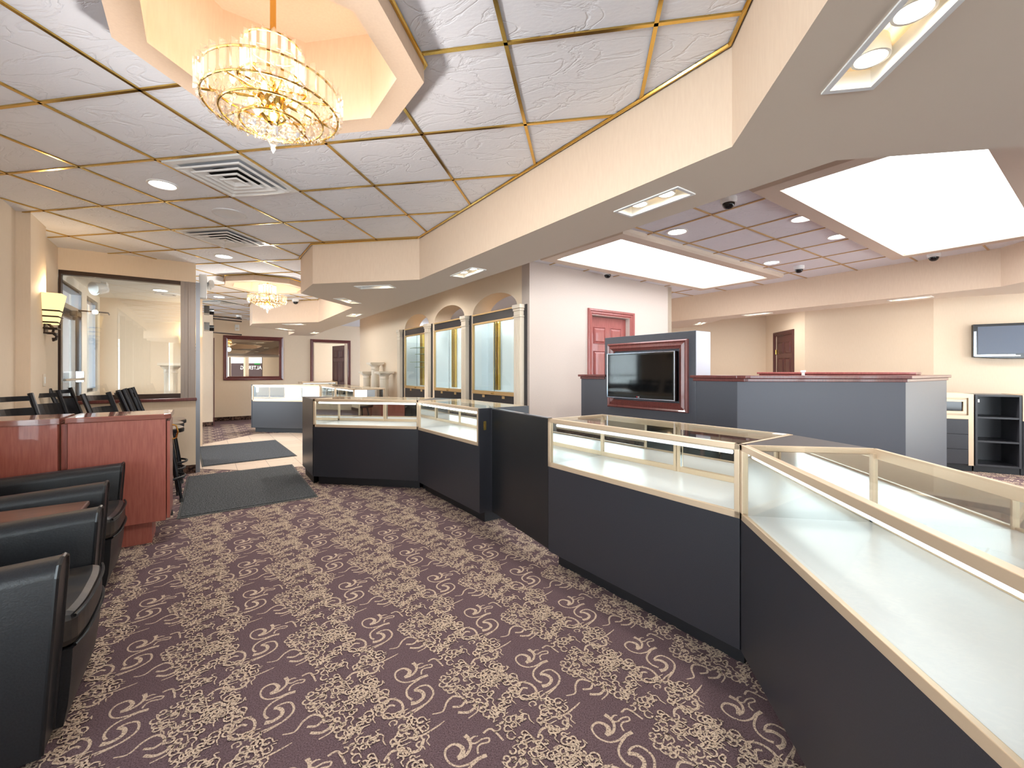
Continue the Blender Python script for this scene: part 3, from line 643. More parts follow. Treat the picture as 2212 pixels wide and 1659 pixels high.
# ------------------------------------------------------------------ jewellery showcases
M['tube_far'] = emit('far_case_tube', (250, 252, 255), 5.0)
def showcase(p, rz, label, L=1.268, D=0.52, top=CT, left_end=False, right_end=False, seat_posts=(0.5,)):
    t = thing('display_case', label, 'display case', (p[0], p[1], 0), rz, 'low glass topped jewellery showcases')
    b = MB(); b.box(0.001, 0.0, 0.10, L - 0.001, D, 0.665); b.build('cabinet', M['black'], t, bev=0.002)
    k = MB(); k.box(0.02, 0.075, 0.0, L - 0.02, D - 0.03, 0.10); k.build('toe_kick', M['toe'], t)
    d = MB(); d.box(0.012, 0.012, 0.6655, L - 0.012, D - 0.012, 0.685); d.build('deck', M['deck'], t)
    r = 0.026; f = MB()
    f.box(0, -0.004, top - r, L, 0.022, top); f.box(0, -0.004, 0.665, L, 0.012, 0.665 + r + 0.004)
    f.box(0, -0.004, 0.665, 0.024, 0.022, top); f.box(L - 0.024, -0.004, 0.665, L, 0.022, top)
    f.box(0, 0, top - r, 0.014, D, top - 0.002); f.box(L - 0.014, 0, top - r, L, D, top - 0.002)
    f.box(0, D - 0.016, top - 0.045, L, D, top - 0.002)
    f.box(0, D - 0.03, 0.685, L, D, 0.715)
    for x in (0.0, L - 0.03): f.box(x, D - 0.03, 0.685, x + 0.03, D, top - 0.02)
    f.build('frame', M['gold'], t, bev=0.002)
    g = MB(); g.box(0.024, 0.004, 0.69, L - 0.024, 0.009, top - r); g.build('front_glass', M['glass'], t)
    g = MB(); g.box(0.012, 0.02, top - 0.007, L - 0.012, D - 0.012, top - 0.001); g.build('top_glass', M['glass'], t)
    q = MB(); q.tube([(0.05, 0.034, top - 0.045), (L - 0.05, 0.034, top - 0.045)], 0.009, 8); q.build('light_tube', M['tube' if p[0] > -1 or p[0] < -5 else 'tube_far'], t)
    q = MB(); q.box(0.03, 0.022, top - 0.034, L - 0.03, 0.05, top - 0.028); q.build('lamp_reflector', M['gold'], t)
    for i, (x0, x1, y) in enumerate(((0.03, L / 2 + 0.02, D - 0.020), (L / 2 - 0.02, L - 0.03, D - 0.012))):
        m_ = MB(); m_.box(x0, y, 0.71, x1, y + 0.005, top - 0.04); m_.build('rear_door', M['mirror'], t)
    ps = MB(); ps.box(L / 2 - 0.02, D - 0.034, 0.685, L / 2 - 0.002, D - 0.022, top - 0.03); ps.box(L / 2 + 0.002, D - 0.032, 0.685, L / 2 + 0.02, D - 0.02, top - 0.03); ps.build('door_stile', M['gold'], t, bev=0.001)
    for x in (0.015, L - 0.019):
        m_ = MB(); m_.box(x, 0.022, 0.685, x + 0.004, D - 0.03, top - r); m_.build('end_mirror', M['mirror'], t)
    if left_end: e = MB(); e.box(-0.016, -0.004, 0.10, -0.0005, D, top - 0.001); e.build('end_panel', M['black'], t)
    if right_end:
        e = MB(); e.box(L + 0.0005, -0.004, 0.10, L + 0.022, D, top - 0.001); eo = e.build('end_panel', M['black'], t)
        e = MB(); e.box(L + 0.022, 0.035, 0.80, L + 0.026, 0.060, 0.875); e.box(L + 0.026, 0.043, 0.82, L + 0.028, 0.052, 0.855); e.build('lock_plate', M['brass'], eo)
    return t
caseB = showcase((-3.063, 4.52), 0, 'lit glass topped black showcase facing the camera beside the dark floor mat')
caseC = showcase((-1.787, 4.482), -45, 'angled lit showcase whose black end with a lock plate meets the gate', right_end=True)
caseD = showcase((-0.242, 2.897), -45, 'lit showcase right of the gate, below the framed television', )
caseE = showcase((0.657, 1.998), -90, 'nearest and largest lit showcase running along the right edge of the picture', L=1.83, D=0.515)
st_ = MB(); st_.box(1.20, 0.45, CT - 0.0008, 1.25, 0.49, CT + 0.0004); st_.build('sticker', M['sign'], caseD, 'small white paper sticker')
caseA = showcase((-7.03, 8.25), 0, 'rear lit showcase facing the camera in front of the framed window wall', L=1.60, top=1.02, left_end=True)
caseA3 = showcase((-5.42, 8.24), -45, 'rear angled lit showcase joining the right end of the one before the framed window', L=1.21, top=1.02)
caseA4 = showcase((-5.42 + 1.222 / R2, 8.24 - 1.222 / R2), -45, 'rear angled lit showcase whose glass top shows just behind the front showcase', L=1.21, top=1.02)
caseG = showcase((-7.35, 10.35), 45, 'farthest showcase, only its top edge showing left of the open door', L=0.9, top=1.03, right_end=True)
def filler(poly, label, top=CT, mat='black'):
    t = thing('corner_filler', label, 'corner cabinet', (poly[0][0], poly[0][1], 0), 0)
    o = poly[0]; P = [(a - o[0], b - o[1]) for a, b in poly]; cx = sum(a for a, b in P) / len(P); cy = sum(b for a, b in P) / len(P)
    b = MB(); b.prism(P, 0.10, top - 0.004); b.build('cabinet', M['black'], t, bev=0.002)
    k = MB(); k.prism([(cx + (a - cx) * 0.8, cy + (b_ - cy) * 0.8) for a, b_ in P], 0, 0.10); k.build('toe_kick', M['toe'], t)
    return t
filler([(0.660, 2.003), (1.022, 2.363), (1.165, 2.004)], 'black wedge shaped counter filling the corner between the two nearest showcases')
filler([(-1.791, 4.526), (-1.791, 5.03), (-1.428, 4.848)], 'narrow wedge counter between the two showcases left of the gate')
filler([(-3.068, 4.518), (-3.068, 5.03), (-3.56, 5.03)], 'black angled end cabinet with brown lit top at the left end of the front showcase')
filler([(-5.426, 8.254), (-5.426, 8.76), (-5.07, 8.60)], 'wedge counter between the two rear showcases', 1.02)
gt = thing('counter_gate', 'plain black waist high gate panel between the two runs of showcases', 'gate', (-0.786, 3.632, 0), -52.4)
b = MB(); b.box(0, 0, 0.10, 0.885, 0.03, CT - 0.006); b.build('panel', M['gate'], gt, bev=0.002)
b = MB(); b.box(0, -0.001, CT - 0.0055, 0.885, 0.031, CT); b.build('edge_band', M['silver'], gt)
b = MB(); b.box(0.887, 0.0, 0.10, 0.902, 0.03, CT - 0.004); b.build('hinge_strip', M['toe'], gt)

# ------------------------------------------------------------------ arched wall showcases and columns
def wall_case(i, u0, u1, label, shelves=0):
    p = (awp[0] + u0 / R2, awp[1] - u0 / R2); L = u1 - u0
    t = thing('wall_showcase', label, 'display cabinet', (p[0], p[1], 0), -45, 'arched wall showcases')
    b = MB(); b.box(0.005, 0.0, 0.0, L - 0.005, 0.29, 0.965); b.build('base', M['black'], t, bev=0.002)
    h = MB(); h.box(0.005, 0.0, 2.015, L - 0.005, 0.025, 2.135); h.box(0.005, 0.025, 2.12, L - 0.005, 0.29, 2.135); h.build('header', M['black'], t)
    f = MB(); f.box(0.0, -0.012, 0.968, L, 0.03, 1.02); f.box(0, -0.012, 1.992, L, 0.03, 2.018); f.box(0, -0.012, 2.128, L, 0.29, 2.15); f.box(0, -0.012, 1.02, 0.012, 0.02, 2.0); f.box(L - 0.012, -0.012, 1.02, L, 0.02, 2.0)
    f.build('gold_trim', M['gold2'], t, bev=0.002)
    n = MB(); n.box(0.006, 0.265, 1.02, L - 0.006, 0.285, 2.12); n.box(0.006, 0.03, 1.02, 0.012, 0.265, 2.12); n.box(L - 0.012, 0.03, 1.02, L - 0.006, 0.265, 2.12); n.box(0.006, 0.0, 1.0, L - 0.006, 0.285, 1.02); n.box(0.006, 0.03, 2.108, L - 0.006, 0.285, 2.12)
    n.build('interior', pbr('pale_case_lining', (222, 232, 238), 0.5), t)
    s = MB()
    for x in (L * 0.20, L * 0.25, L * 0.30): s.box(x, 0.225, 1.025, x + 0.022, 0.262, 2.1)
    s.build('shelf_standard', M['brass'], t)
    q = MB(); q.tube([(0.05, 0.045, 2.07), (L - 0.05, 0.045, 2.07)], 0.009, 8); q.build('light_tube', M['tube2'], t)
    for k, (x0, x1, y) in enumerate(((0.012, L * 0.53, 0.006), (L * 0.50, L - 0.012, 0.014))):
        g = MB(); g.box(x0, y, 1.02, x1, y + 0.004, 1.992); g.build('glass_door', M['glass'], t)
    e = MB(); e.box(L * 0.515, 0.002, 1.02, L * 0.522, 0.006, 1.992); e.build('door_edge', pbr('glass_door_edge', (110, 132, 134), 0.2), t)
    for k in (0.25, 0.70):
        c_ = MB(); c_.box(L * k, -0.010, 0.925, L * k + 0.06, 0.0, 0.962); c_.build('lock', M['gold2'], t, bev=0.003)
    c_ = MB(); c_.box(L * 0.48, -0.03, 0.985, L * 0.48 + 0.06, -0.012, 1.0); c_.build('latch', M['brass'], t, bev=0.004)
    for k in range(shelves):
        z = (1.38, 1.48, 1.63, 1.76)[k]; x0 = (0.34, 0.12, 0.34, 0.12)[k]
        g = MB(); g.box(L * x0, 0.05, z, L * 0.62, 0.24, z + 0.008); g.build('glass_shelf', M['glassedge'], t)
M['tube2'] = emit('case_tube', (255, 252, 240), 16.0)
wall_case(0, *CAB[0], 'farthest arched wall showcase, with small glass shelves inside', 4)
wall_case(1, *CAB[1], 'middle arched wall showcase, empty and lit, between two white columns')
wall_case(2, *CAB[2], 'nearest and largest arched wall showcase, empty, beside the cream wall corner')
for x, lab in ((-0.747, 'white pilaster column at the cream wall corner, nearest of four'), (-1.735, 'white pilaster column between the middle and nearest arched showcases'), (-2.70, 'white pilaster column between the farthest and middle arched showcases'), (-3.655, 'faint white pilaster column left of the farthest arched showcase')):
    u = au(x); p = (awp[0] + u / R2, awp[1] - u / R2)
    t = thing('wall_column', lab, 'column', (p[0], p[1], 0), -45, 'white pilaster columns')
    b = MB(); b.box(-0.17, -0.010, 0, 0.04, 0.0, 2.15); b.build('backing_stile', M['black'], t, 'black strip behind the column')
    s = MB(); s.box(-0.155, -0.07, 0.12, -0.015, -0.010, 1.99)
    for k in range(4): s.box(-0.145 + k * 0.034, -0.074, 0.16, -0.127 + k * 0.034, -0.07, 1.95)
    s.build('shaft', M['offwhite'], t)
    c_ = MB(); c_.box(-0.165, -0.082, 1.99, -0.005, -0.010, 2.01); c_.box(-0.155, -0.074, 2.01, -0.015, -0.010, 2.07); c_.box(-0.163, -0.082, 2.07, -0.007, -0.010, 2.10); c_.box(-0.172, -0.092, 2.10, 0.002, -0.010, 2.15); c_.build('capital', M['offwhite'], t, bev=0.006)
    c_ = MB(); c_.box(-0.165, -0.084, 0, -0.005, -0.010, 0.12); c_.build('base', M['offwhite'], t, bev=0.006)

# ------------------------------------------------------------------ doors
CASING = [(0, 0.0), (0, -0.022), (0.008, -0.034), (0.03, -0.030), (0.042, -0.018), (0.062, -0.020), (0.075, -0.008), (0.085, -0.006), (0.085, 0.10)]
def panel_leaf(mb, x0, x1, z1, y, th=0.04, sgn=-1):
    mb.box(x0, y, 0.01, x1, y + th, z1); W_ = x1 - x0; c_ = W_ * 0.13
    for zz0, zz1 in ((0.22, 0.80), (0.96, 1.58), (1.68, 1.92)):
        zz0 *= z1 / 2.06; zz1 *= z1 / 2.06
        for a, b in ((x0 + c_, x0 + W_ / 2 - c_ * 0.45), (x0 + W_ / 2 + c_ * 0.45, x1 - c_)):
            for yy, s_ in ((y, -1), (y + th, 1)):
                mb.frame(a, zz0, b, zz1, [(0, yy), (0.006, yy + s_ * 0.010), (0.016, yy - s_ * 0.0 + s_ * 0.001), (0.040, yy + s_ * 0.012), (0.05, yy + s_ * 0.012)])
                mb.box(a + 0.05, min(yy, yy + s_ * 0.012), zz0 + 0.05, b - 0.05, max(yy, yy + s_ * 0.012), zz1 - 0.05)
    return mb
def hinge(parent, x, y, zs):
    for z in zs:
        h = MB(); h.box(x - 0.012, y - 0.01, z - 0.045, x + 0.012, y + 0.004, z + 0.045); h.tube([(x, y - 0.012, z - 0.05), (x, y - 0.012, z + 0.05)], 0.006, 8); h.build('hinge', M['brass'], parent)
# closed red mahogany door in the cream wall
u0 = 1.018
d = MB(); d.frame(u0, -0.2, u0 + 0.975, 2.18, CASING); do = struct(d.build('door_2', M['mahog2'], loc=(CW0[0], CW0[1], 0), rz=45))
lf = panel_leaf(MB(), u0 + 0.088, u0 + 0.887, 2.08, 0.075); lf.build('door_leaf', M['mahog2'], do)
# small dark door in the right rear wall
d = MB(); d.frame(0.46, -0.2, 1.38, 2.145, CASING); do = struct(d.build('door_3', M['dark_door'], loc=(4.10, 10.83, 0), rz=-90))
lf = panel_leaf(MB(), 0.545, 1.295, 2.06, 0.01); lf.build('door_leaf', M['dark_door'], do); hinge(do, 0.56, 0.0, (0.3, 1.72))
# open door in the back wall
x0 = bu(-7.893); x1 = bu(-7.09)
d = MB(); d.frame(x0, -0.2, x1, 2.245, CASING); do = struct(d.build('door_4', M['mahog'], loc=(BWP[0], BWP[1], 0), rz=45))
hg = MB(); lf = panel_leaf(hg, 0.0, 0.80, 2.11, -0.02); lo = lf.build('door_leaf', M['dark_door'], do); lo.location = (x1 - 0.10, 0.15, 0); lo.rotation_euler = (0, 0, radians(104)); hinge(do, x1 - 0.10, 0.06, (0.55, 1.2, 1.78))
hd = MB(); hd.tube([(0.74, 0.03, 1.02), (0.74, 0.075, 1.02), (0.64, 0.08, 1.02)], 0.011, 10); hd.lathe([(0.03, 0), (0.028, 0.01)], 16, (0.74, 0.0, 1.0)); hd.build('handle', M['brass'], lo)
# framed dark window on the back wall
wx0, wx1 = bu(-9.387), bu(-8.39)
d = MB(); d.frame(wx0, 1.065, wx1, 2.258, [(0, 0.0), (0, -0.03), (0.02, -0.045), (0.05, -0.03), (0.07, -0.036), (0.10, -0.012), (0.105, -0.012), (0.105, -0.002)])
do = struct(d.build('window_3', M['mahog'], loc=(BWP[0], BWP[1], 0), rz=45))
g = MB(); g.box(wx0 + 0.10, -0.006, 1.16, wx1 - 0.10, -0.002, 2.16); g.build('pane', M['darkpane'], do)
t = thing('motion_sensor', 'small white box on the wall above the framed window', 'sensor', (-9.171, 10.229, 2.47), 45)
b = MB(); b.box(-0.05, -0.045, -0.08, 0.05, 0.0, 0.08); b.build('housing', M['white'], t, bev=0.012); b = MB(); b.box(-0.03, -0.048, -0.045, 0.03, -0.045, 0.0); b.build('lens', M['offwhite'], t)

# ------------------------------------------------------------------ half wall with the framed television
HC = 5.4; hp = (-0.047, 5.447)
t = thing('half_wall', 'charcoal half wall with mahogany caps and a taller block framing the television', 'partition', (hp[0], hp[1], 0), -45)
LW = math.hypot(1.315 + 0.047, 5.447 - 4.085)
b = MB(); b.box(0, 0, 0, LW, 0.14, 1.21); b.build('panel', M['grey'], t)
tx0, tx1 = 0.392, 1.537
b = MB(); b.box(tx0, -0.006, 0, tx1, 0.24, 1.687); b.build('television_block', M['grey'], t, bev=0.003)
b = MB(); b.box(tx1, -0.004, 1.255, tx1 + 0.004, 0.238, 1.683); b.build('end_face', pbr('lit_end_grey', (196, 198, 208), 0.5), t, 'end face coloured pale grey to show the light on it')  # light falling on this end is put into its paler colour
f = MB(); f.frame(0.455, 0.897, 1.465, 1.61, [(0, -0.006), (0, -0.034), (0.012, -0.046), (0.03, -0.034), (0.055, -0.050), (0.075, -0.036), (0.088, -0.030), (0.09, -0.008)]); f.build('picture_frame', M['mahog3'], t, 'red mahogany moulded frame')
def capping(x0, x1, y0, y1, name='cap'):
    c_ = MB(); c_.box(x0 - 0.03, y0 - 0.03, 1.236, x1 + 0.03, y1 + 0.03, 1.262); c_.box(x0 - 0.008, y0 - 0.012, 1.208, x1 + 0.008, y1 + 0.012, 1.236); return c_
capping(0.0, tx0 - 0.01, 0.0, 0.14).build('cap', M['mahog'], t, bev=0.004)
capping(tx1 - 0.02, LW + 0.06, 0.0, 0.14).build('cap', M['mahog'], t, bev=0.004)
T2 = Matrix.Translation((LW, 0, 0)) @ Matrix.Rotation(radians(45), 4, 'Z'); LX = 2.614 - 1.315
b = MB(); b.box(0, 0, 0, LX, 0.14, 1.21, T2); b.build('panel', pbr('charcoal_laminate_light', (80, 82, 91), 0.4), t)
c_ = MB(); c_.box(-0.02, -0.03, 1.236, LX + 0.03, 0.17, 1.262, T2); c_.box(-0.005, -0.012, 1.208, LX + 0.008, 0.152, 1.236, T2); c_.build('cap', M['mahog'], t, bev=0.004)
T3 = T2 @ Matrix.Translation((LX, 0, 0)) @ Matrix.Rotation(radians(45), 4, 'Z'); LN = math.hypot(3.636 - 2.614, 5.107 - 4.085)
b = MB(); b.box(0, 0, 0, LN, 0.14, 1.21, T3); b.build('panel', M['grey'], t)
c_ = MB(); c_.box(0.0, -0.03, 1.236, LN + 0.03, 0.17, 1.262, T3); c_.box(0, -0.012, 1.208, LN + 0.008, 0.152, 1.236, T3); c_.build('cap', M['mahog'], t, bev=0.004)
T4 = T3 @ Matrix.Translation((LN - 0.14, 0.14, 0)) @ Matrix.Rotation(radians(90), 4, 'Z')
b = MB(); b.box(0, 0, 0, 1.55, 0.14, 1.24, T4); b.build('panel', M['grey'], t)
c_ = MB(); c_.box(0.03, -0.03, 1.266, 1.58, 0.17, 1.290, T4); c_.box(0.03, -0.012, 1.238, 1.56, 0.152, 1.266, T4); c_.build('cap', M['mahog2'], t, bev=0.004)
kn = MB(); kn.lathe([(0.012, 0), (0.012, 0.025), (0.020, 0.028), (0.020, 0.045)], 12); tag(kn.build('white_knob', M['white'], loc=(1.875, 4.16, 1.2625)), 'tiny white plug standing on the mahogany cap of the half wall', 'plug')
# television in the frame
tv = thing('television', 'black flat television set in the red mahogany frame on the half wall', 'television', (hp[0] + 0.5 * (0.495 + 1.362) / R2, hp[1] - 0.5 * (0.495 + 1.362) / R2, 1.25), -45, 'flat televisions')
hw = (1.362 - 0.495) / 2
b = MB(); b.box(-hw, -0.085, -0.245, hw, -0.012, 0.25); b.build('casing', M['plastic'], tv, bev=0.010)
b = MB(); b.box(-hw + 0.022, -0.088, -0.195, hw - 0.022, -0.0851, 0.225); b.build('screen', M['screen'], tv)
b = MB(); b.frame(-hw, -0.245, hw, 0.25, [(0.0, -0.082), (0.003, -0.0875), (0.008, -0.0875), (0.011, -0.0852)]); b.build('silver_rim', M['silver'], tv)
def words(txt, size, mat, parent, loc, rot, name='logo', al='CENTER'):
    cu = bpy.data.curves.new(name, 'FONT'); cu.body = txt; cu.size = size; cu.align_x = al; cu.extrude = 0.0004; cu.materials.append(mat)
    o = bpy.data.objects.new(name, cu); C.objects.link(o); 
    bpy.context.view_layer.update(); me = bpy.data.meshes.new_from_object(o); bpy.data.objects.remove(o)
    o = bpy.data.objects.new(name, me); C.objects.link(o); o.parent = parent; o.location = loc; o.rotation_euler = rot; return o
words('LG', 0.018, M['logo'], tv, (0.006, -0.0862, -0.226), (radians(90), 0, 0))
b = MB(); b.lathe([(0.007, -0.0004), (0.007, 0.0004)], 16); o = b.build('logo_disc', M['red'], tv); o.location = (-0.016, -0.0862, -0.220); o.rotation_euler = (radians(90), 0, 0)
# wall television at the far right
n20 = radians(-20); tp = (5.741 + 0.46 * cos(n20), 7.624 + 0.46 * sin(n20))
tv2 = thing('television', 'wall mounted television with a grey blank screen at the far right', 'television', (tp[0], tp[1], 1.745), -20, 'flat televisions')
b = MB(); pts = [(-0.46, 0.255), (-0.46, -0.235)] + [(-0.46 + 0.92 * k / 12, -0.235 - 0.028 * sin(pi * k / 12)) for k in range(1, 12)] + [(0.46, -0.235), (0.46, 0.255)]
b.wallprism(pts, -0.09, -0.02); b.build('casing', M['plastic'], tv2, bev=0.008)
b = MB(); b.box(-0.41, -0.0925, -0.185, 0.41, -0.0902, 0.218); b.build('screen', M['screen2'], tv2)
b = MB(); b.box(-0.44, -0.0915, -0.225, -0.02, -0.0902, -0.196); b.box(-0.452, -0.0915, -0.22, -0.425, -0.0902, 0.15); b.build('glossy_bezel', M['silver'], tv2)
b = MB(); b.box(-0.03, -0.0925, -0.226, 0.03, -0.0915, -0.21); b.build('logo', M['logo'], tv2)
b = MB(); b.box(-0.12, -0.02, -0.12, 0.12, 0.0, 0.12); b.build('wall_bracket', M['iron'], tv2)

# ------------------------------------------------------------------ case backs with drawers at the right
SP = (4.958, 6.513); SR = -18
def along(u, v=0): a = radians(SR); return (SP[0] + u * cos(a) - v * sin(a), SP[1] + u * sin(a) + v * cos(a))
def drawer_unit(u, W_, label):
    p = along(u); t = thing('drawer_cabinet', label, 'cabinet', (p[0], p[1], 0), SR, 'drawer cabinets by the far right wall')
    b = MB(); b.box(0, 0.005, 0.09, W_, 0.5, 0.68); b.build('body', M['black'], t)
    k = MB(); k.box(0, 0.05, 0, W_, 0.45, 0.09); k.build('toe_kick', M['toe'], t)
    f = MB(); f.frame(0, 0.68, W_, 1.005, [(0, 0.5), (0, 0), (0.05, 0), (0.05, 0.03), (0.07, 0.03), (0.07, -0.006), (0.10, -0.006), (0.10, 0.03)]); f.box(W_ - 0.05, 0.0, 0.08, W_, 0.02, 0.68); f.build('frame', M['gold'], t)
    g = MB(); g.box(0.09, 0.02, 0.76, W_ - 0.09, 0.03, 0.92); g.build('window_pane', M['screen'], t)
    for z0, z1 in ((0.095, 0.285), (0.29, 0.48), (0.485, 0.675)):
        d_ = MB(); d_.box(0.01, -0.008, z0, W_ - 0.055, 0.005, z1); d_.build('drawer', M['black'], t, bev=0.003)
    return t
drawer_unit(-0.72, 0.705, 'cabinet with a small dark window over three black drawers, beside the half wall end')
drawer_unit(0.428, 0.705, 'cabinet cut off by the picture edge, right of the open black bookcase')
p = along(0.0); t = thing('bookcase', 'open black bookcase with two shelves by the far right wall', 'bookcase', (p[0], p[1], 0), SR)
b = MB(); b.box(0, 0, 0.085, 0.022, 0.45, 1.0); b.build('side_panel', M['black'], t); b = MB(); b.box(0.398, 0, 0.085, 0.42, 0.45, 1.0); b.build('side_panel', M['black'], t)
b = MB(); b.box(0.022, 0, 0.978, 0.398, 0.45, 1.0); b.build('top_panel', M['black'], t); b = MB(); b.box(0.022, 0.43, 0.085, 0.398, 0.45, 0.978); b.build('back_panel', M['black'], t)
for z in (0.085, 0.39, 0.695): b = MB(); b.box(0.022, 0.004, z, 0.398, 0.43, z + 0.022); b.build('shelf', M['black'], t)
b = MB(); b.box(0, 0.05, 0, 0.42, 0.42, 0.085); b.build('toe_kick', M['toe'], t)
b = MB(); b.box(0.022, 0.03, 0.90, 0.05, 0.05, 0.94); b.build('hinge_clip', M['white'], t)

# ------------------------------------------------------------------ pedestals
def pedestal(x, y, h, w_, label, rz=45):
    t = thing('pedestal', label, 'pedestal', (x, y, 0), rz, 'fluted plaster pedestals')
    s = MB(); n = 40; r = w_ * 0.27
    pr = [(r * (1 - 0.06 * (k % 2)) * cos(2 * pi * k / n), r * (1 - 0.06 * (k % 2)) * sin(2 * pi * k / n)) for k in range(n)]
    s.prism(pr, 0.08, h - 0.16); s.build('shaft', M['offwhite'], t)
    c_ = MB(); c_.lathe([(r * 1.0, h - 0.16), (r * 1.12, h - 0.15), (r * 1.05, h - 0.13), (r * 1.05, h - 0.10), (r * 1.45, h - 0.06)], 28)
    c_.box(-w_ * 0.40, -w_ * 0.40, h - 0.06, w_ * 0.40, w_ * 0.40, h - 0.04); c_.box(-w_ / 2, -w_ / 2, h - 0.04, w_ / 2, w_ / 2, h); c_.build('capital', M['offwhite'], t)
    c_ = MB(); c_.box(-w_ * 0.42, -w_ * 0.42, 0, w_ * 0.42, w_ * 0.42, 0.08); c_.build('base', M['offwhite'], t, bev=0.01)
pedestal(-5.00, 9.40, 1.30, 0.30, 'plaster pedestal left of the taller one beside the arched wall')
pedestal(-4.62, 9.06, 1.50, 0.30, 'tallest fluted plaster pedestal of the group beside the arched wall')
pedestal(-4.18, 8.60, 1.30, 0.32, 'plaster pedestal right of the taller one, nearest the arched showcases')
pedestal(-6.344, 5.777, 1.43, 0.31, 'fluted plaster pedestal seen through the glass partition')

# ------------------------------------------------------------------ sconces, outlet, emergency light
def sconce(x, y, z, rz, label):
    t = thing('wall_sconce', label, 'wall lamp', (x, y, z), rz, 'stepped wall sconces')
    s = MB(); n = 5
    def lev(w0, w1, d0, d1, z0, z1):
        a, b = w0 / 2, w1 / 2
        vs = [(-a, 0, z0), (a, 0, z0), (a * 0.82, -d0, z0), (-a * 0.82, -d0, z0), (-b, 0, z1), (b, 0, z1), (b * 0.82, -d1, z1), (-b * 0.82, -d1, z1)]
        s.add(vs, [(2, 3, 7, 6), (1, 2, 6, 5), (3, 0, 4, 7)])
    lev(0.14, 0.245, 0.085, 0.13, -0.02, 0.27); s.build('shade', M['sconce'], t, recalc=False)
    for k, (zz, wd, dp) in enumerate(((0.105, 0.205, 0.113), (0.05, 0.185, 0.104), (-0.005, 0.165, 0.096), (-0.06, 0.15, 0.09), (-0.105, 0.12, 0.075))):
        q = MB(); a = wd / 2; q.tube([(-a, -0.002, zz), (-a * 0.84, -dp, zz), (a * 0.84, -dp, zz), (a, -0.002, zz)], 0.0075, 8); q.build('band', M['iron'], t)
    q = MB(); q.tube([(0, -0.01, 0.0), (0, -0.06, -0.06), (0.01, -0.05, -0.105), (0.02, -0.075, -0.13), (0.015, -0.07, -0.165), (-0.012, -0.06, -0.175), (-0.02, -0.06, -0.15)], 0.011, 8); q.box(-0.05, -0.012, -0.11, 0.05, 0.0, 0.06); q.build('scroll_bracket', M['iron'], t)
    light('POINT', (0, -0.06, 0.32), 3.0, (1.0, 0.72, 0.42), t, shadow_soft_size=0.03)
nrm = -1 / R2
sconce(-5.085, 3.352, 1.77, 135, 'lit amber sconce with dark metal bands on the pilaster by the stools')
sconce(-6.72, 6.46, 1.66, 45, 'lit amber sconce on the vestibule wall seen through the glass partition')
t = thing('light_switch', 'small cream switch plate on the wall below the sconce', 'switch', (-5.062, 3.329, 1.215), 135)
b = MB(); b.box(-0.04, -0.006, -0.06, 0.04, 0.0, 0.06); b.build('plate', M['offwhite'], t, bev=0.003); b = MB(); b.box(-0.015, -0.009, -0.03, 0.015, -0.006, 0.03); b.build('rocker', M['white'], t)
t = thing('emergency_light', 'white emergency light unit with twin round lamps on the partition end', 'emergency light', (*uv(-0.06, 9.95), 2.43), 135)
b = MB(); b.box(-0.07, -0.09, -0.17, 0.07, -0.005, 0.14); b.build('housing', M['white'], t, bev=0.01)
for zz, yy in ((0.03, -0.15), (0.0, -0.12)):
    b = MB(); b.lathe([(0.025, -0.05), (0.055, -0.02), (0.055, 0.0), (0.001, 0.006)], 18, caps=False); o = b.build('lamp_head', M['white'], t, smooth='auto'); o.location = (-0.02 if yy < -0.13 else 0.03, yy, zz); o.rotation_euler = (radians(80), 0, radians(20))
def closer(z, label, n_arm):
    t = thing('door_closer', label, 'door closer', (*uv(-0.02, 10.0), z), 135)
    b = MB(); b.box(-0.05, -0.09, -0.05, 0.20, -0.03, 0.05); b.tube([(0.02, -0.09, -0.02), (0.02, -0.14, -0.02)], 0.04, 12); b.build('body', M['plastic'], t)
    for k in range(n_arm):
        a = MB(); a.tube([(0.02, -0.13, -0.075 - 0.035 * k), (0.05, -0.36, -0.085 - 0.035 * k), (0.06, -0.46, -0.09 - 0.035 * k)], 0.009, 8); a.build('arm', M['iron'], t)
closer(2.12, 'upper black door closer with two thin arms on the vestibule door frame', 2)
closer(1.90, 'lower black door closer with one thin arm on the vestibule door frame', 1)
t = thing('floodlight', 'white twin floodlight under the vestibule ceiling', 'floodlight', (-6.02, 4.62, 2.36), -45)
b = MB(); b.tube([(-0.10, -0.03, 0.0), (0.02, -0.12, -0.03)], [0.05, 0.075], 16); b.tube([(0.05, -0.02, 0.0), (0.15, -0.11, -0.03)], [0.05, 0.075], 16); b.build('lamp_head', M['white'], t, smooth='auto')
b = MB(); b.box(-0.08, -0.05, 0.0, 0.08, 0.0, 0.07); b.build('base', M['white'], t)
for x, y, l in ((-6.05, 5.35, 'round downlight in the vestibule ceiling seen through the partition glass'),):
    t = thing('downlight', l, 'ceiling light', (x, y, 2.47), 0, 'round downlights')
    a = MB(); a.lathe([(0.10, 0), (0.10, -0.006), (0.082, -0.004)], 24, caps=False); a.build('trim_ring', M['white'], t); b = MB(); b.lathe([(0.082, -0.003), (0.001, -0.003)], 24, caps=False); b.build('lens', M['down'], t)
    light('SPOT', (0, 0, -0.02), 45, (1, 0.95, 0.88), t, spot_size=radians(140), spot_blend=0.8, shadow_soft_size=0.07)
t = thing('round_vent', 'round white vent in the vestibule ceiling beside its downlight', 'vent', (-6.22, 5.62, 2.47), 0)
a = MB(); a.lathe([(0.16, 0), (0.155, -0.012), (0.10, -0.016), (0.09, -0.004)], 28, caps=False); a.build('rim', M['white'], t, smooth='auto'); a = MB(); a.lathe([(0.10, -0.003), (0.001, -0.003)], 24, caps=False); a.build('opening', M['void'], t); a = MB(); a.lathe([(0.06, -0.012), (0.001, -0.02)], 24, caps=False); a.build('cone', M['white'], t)

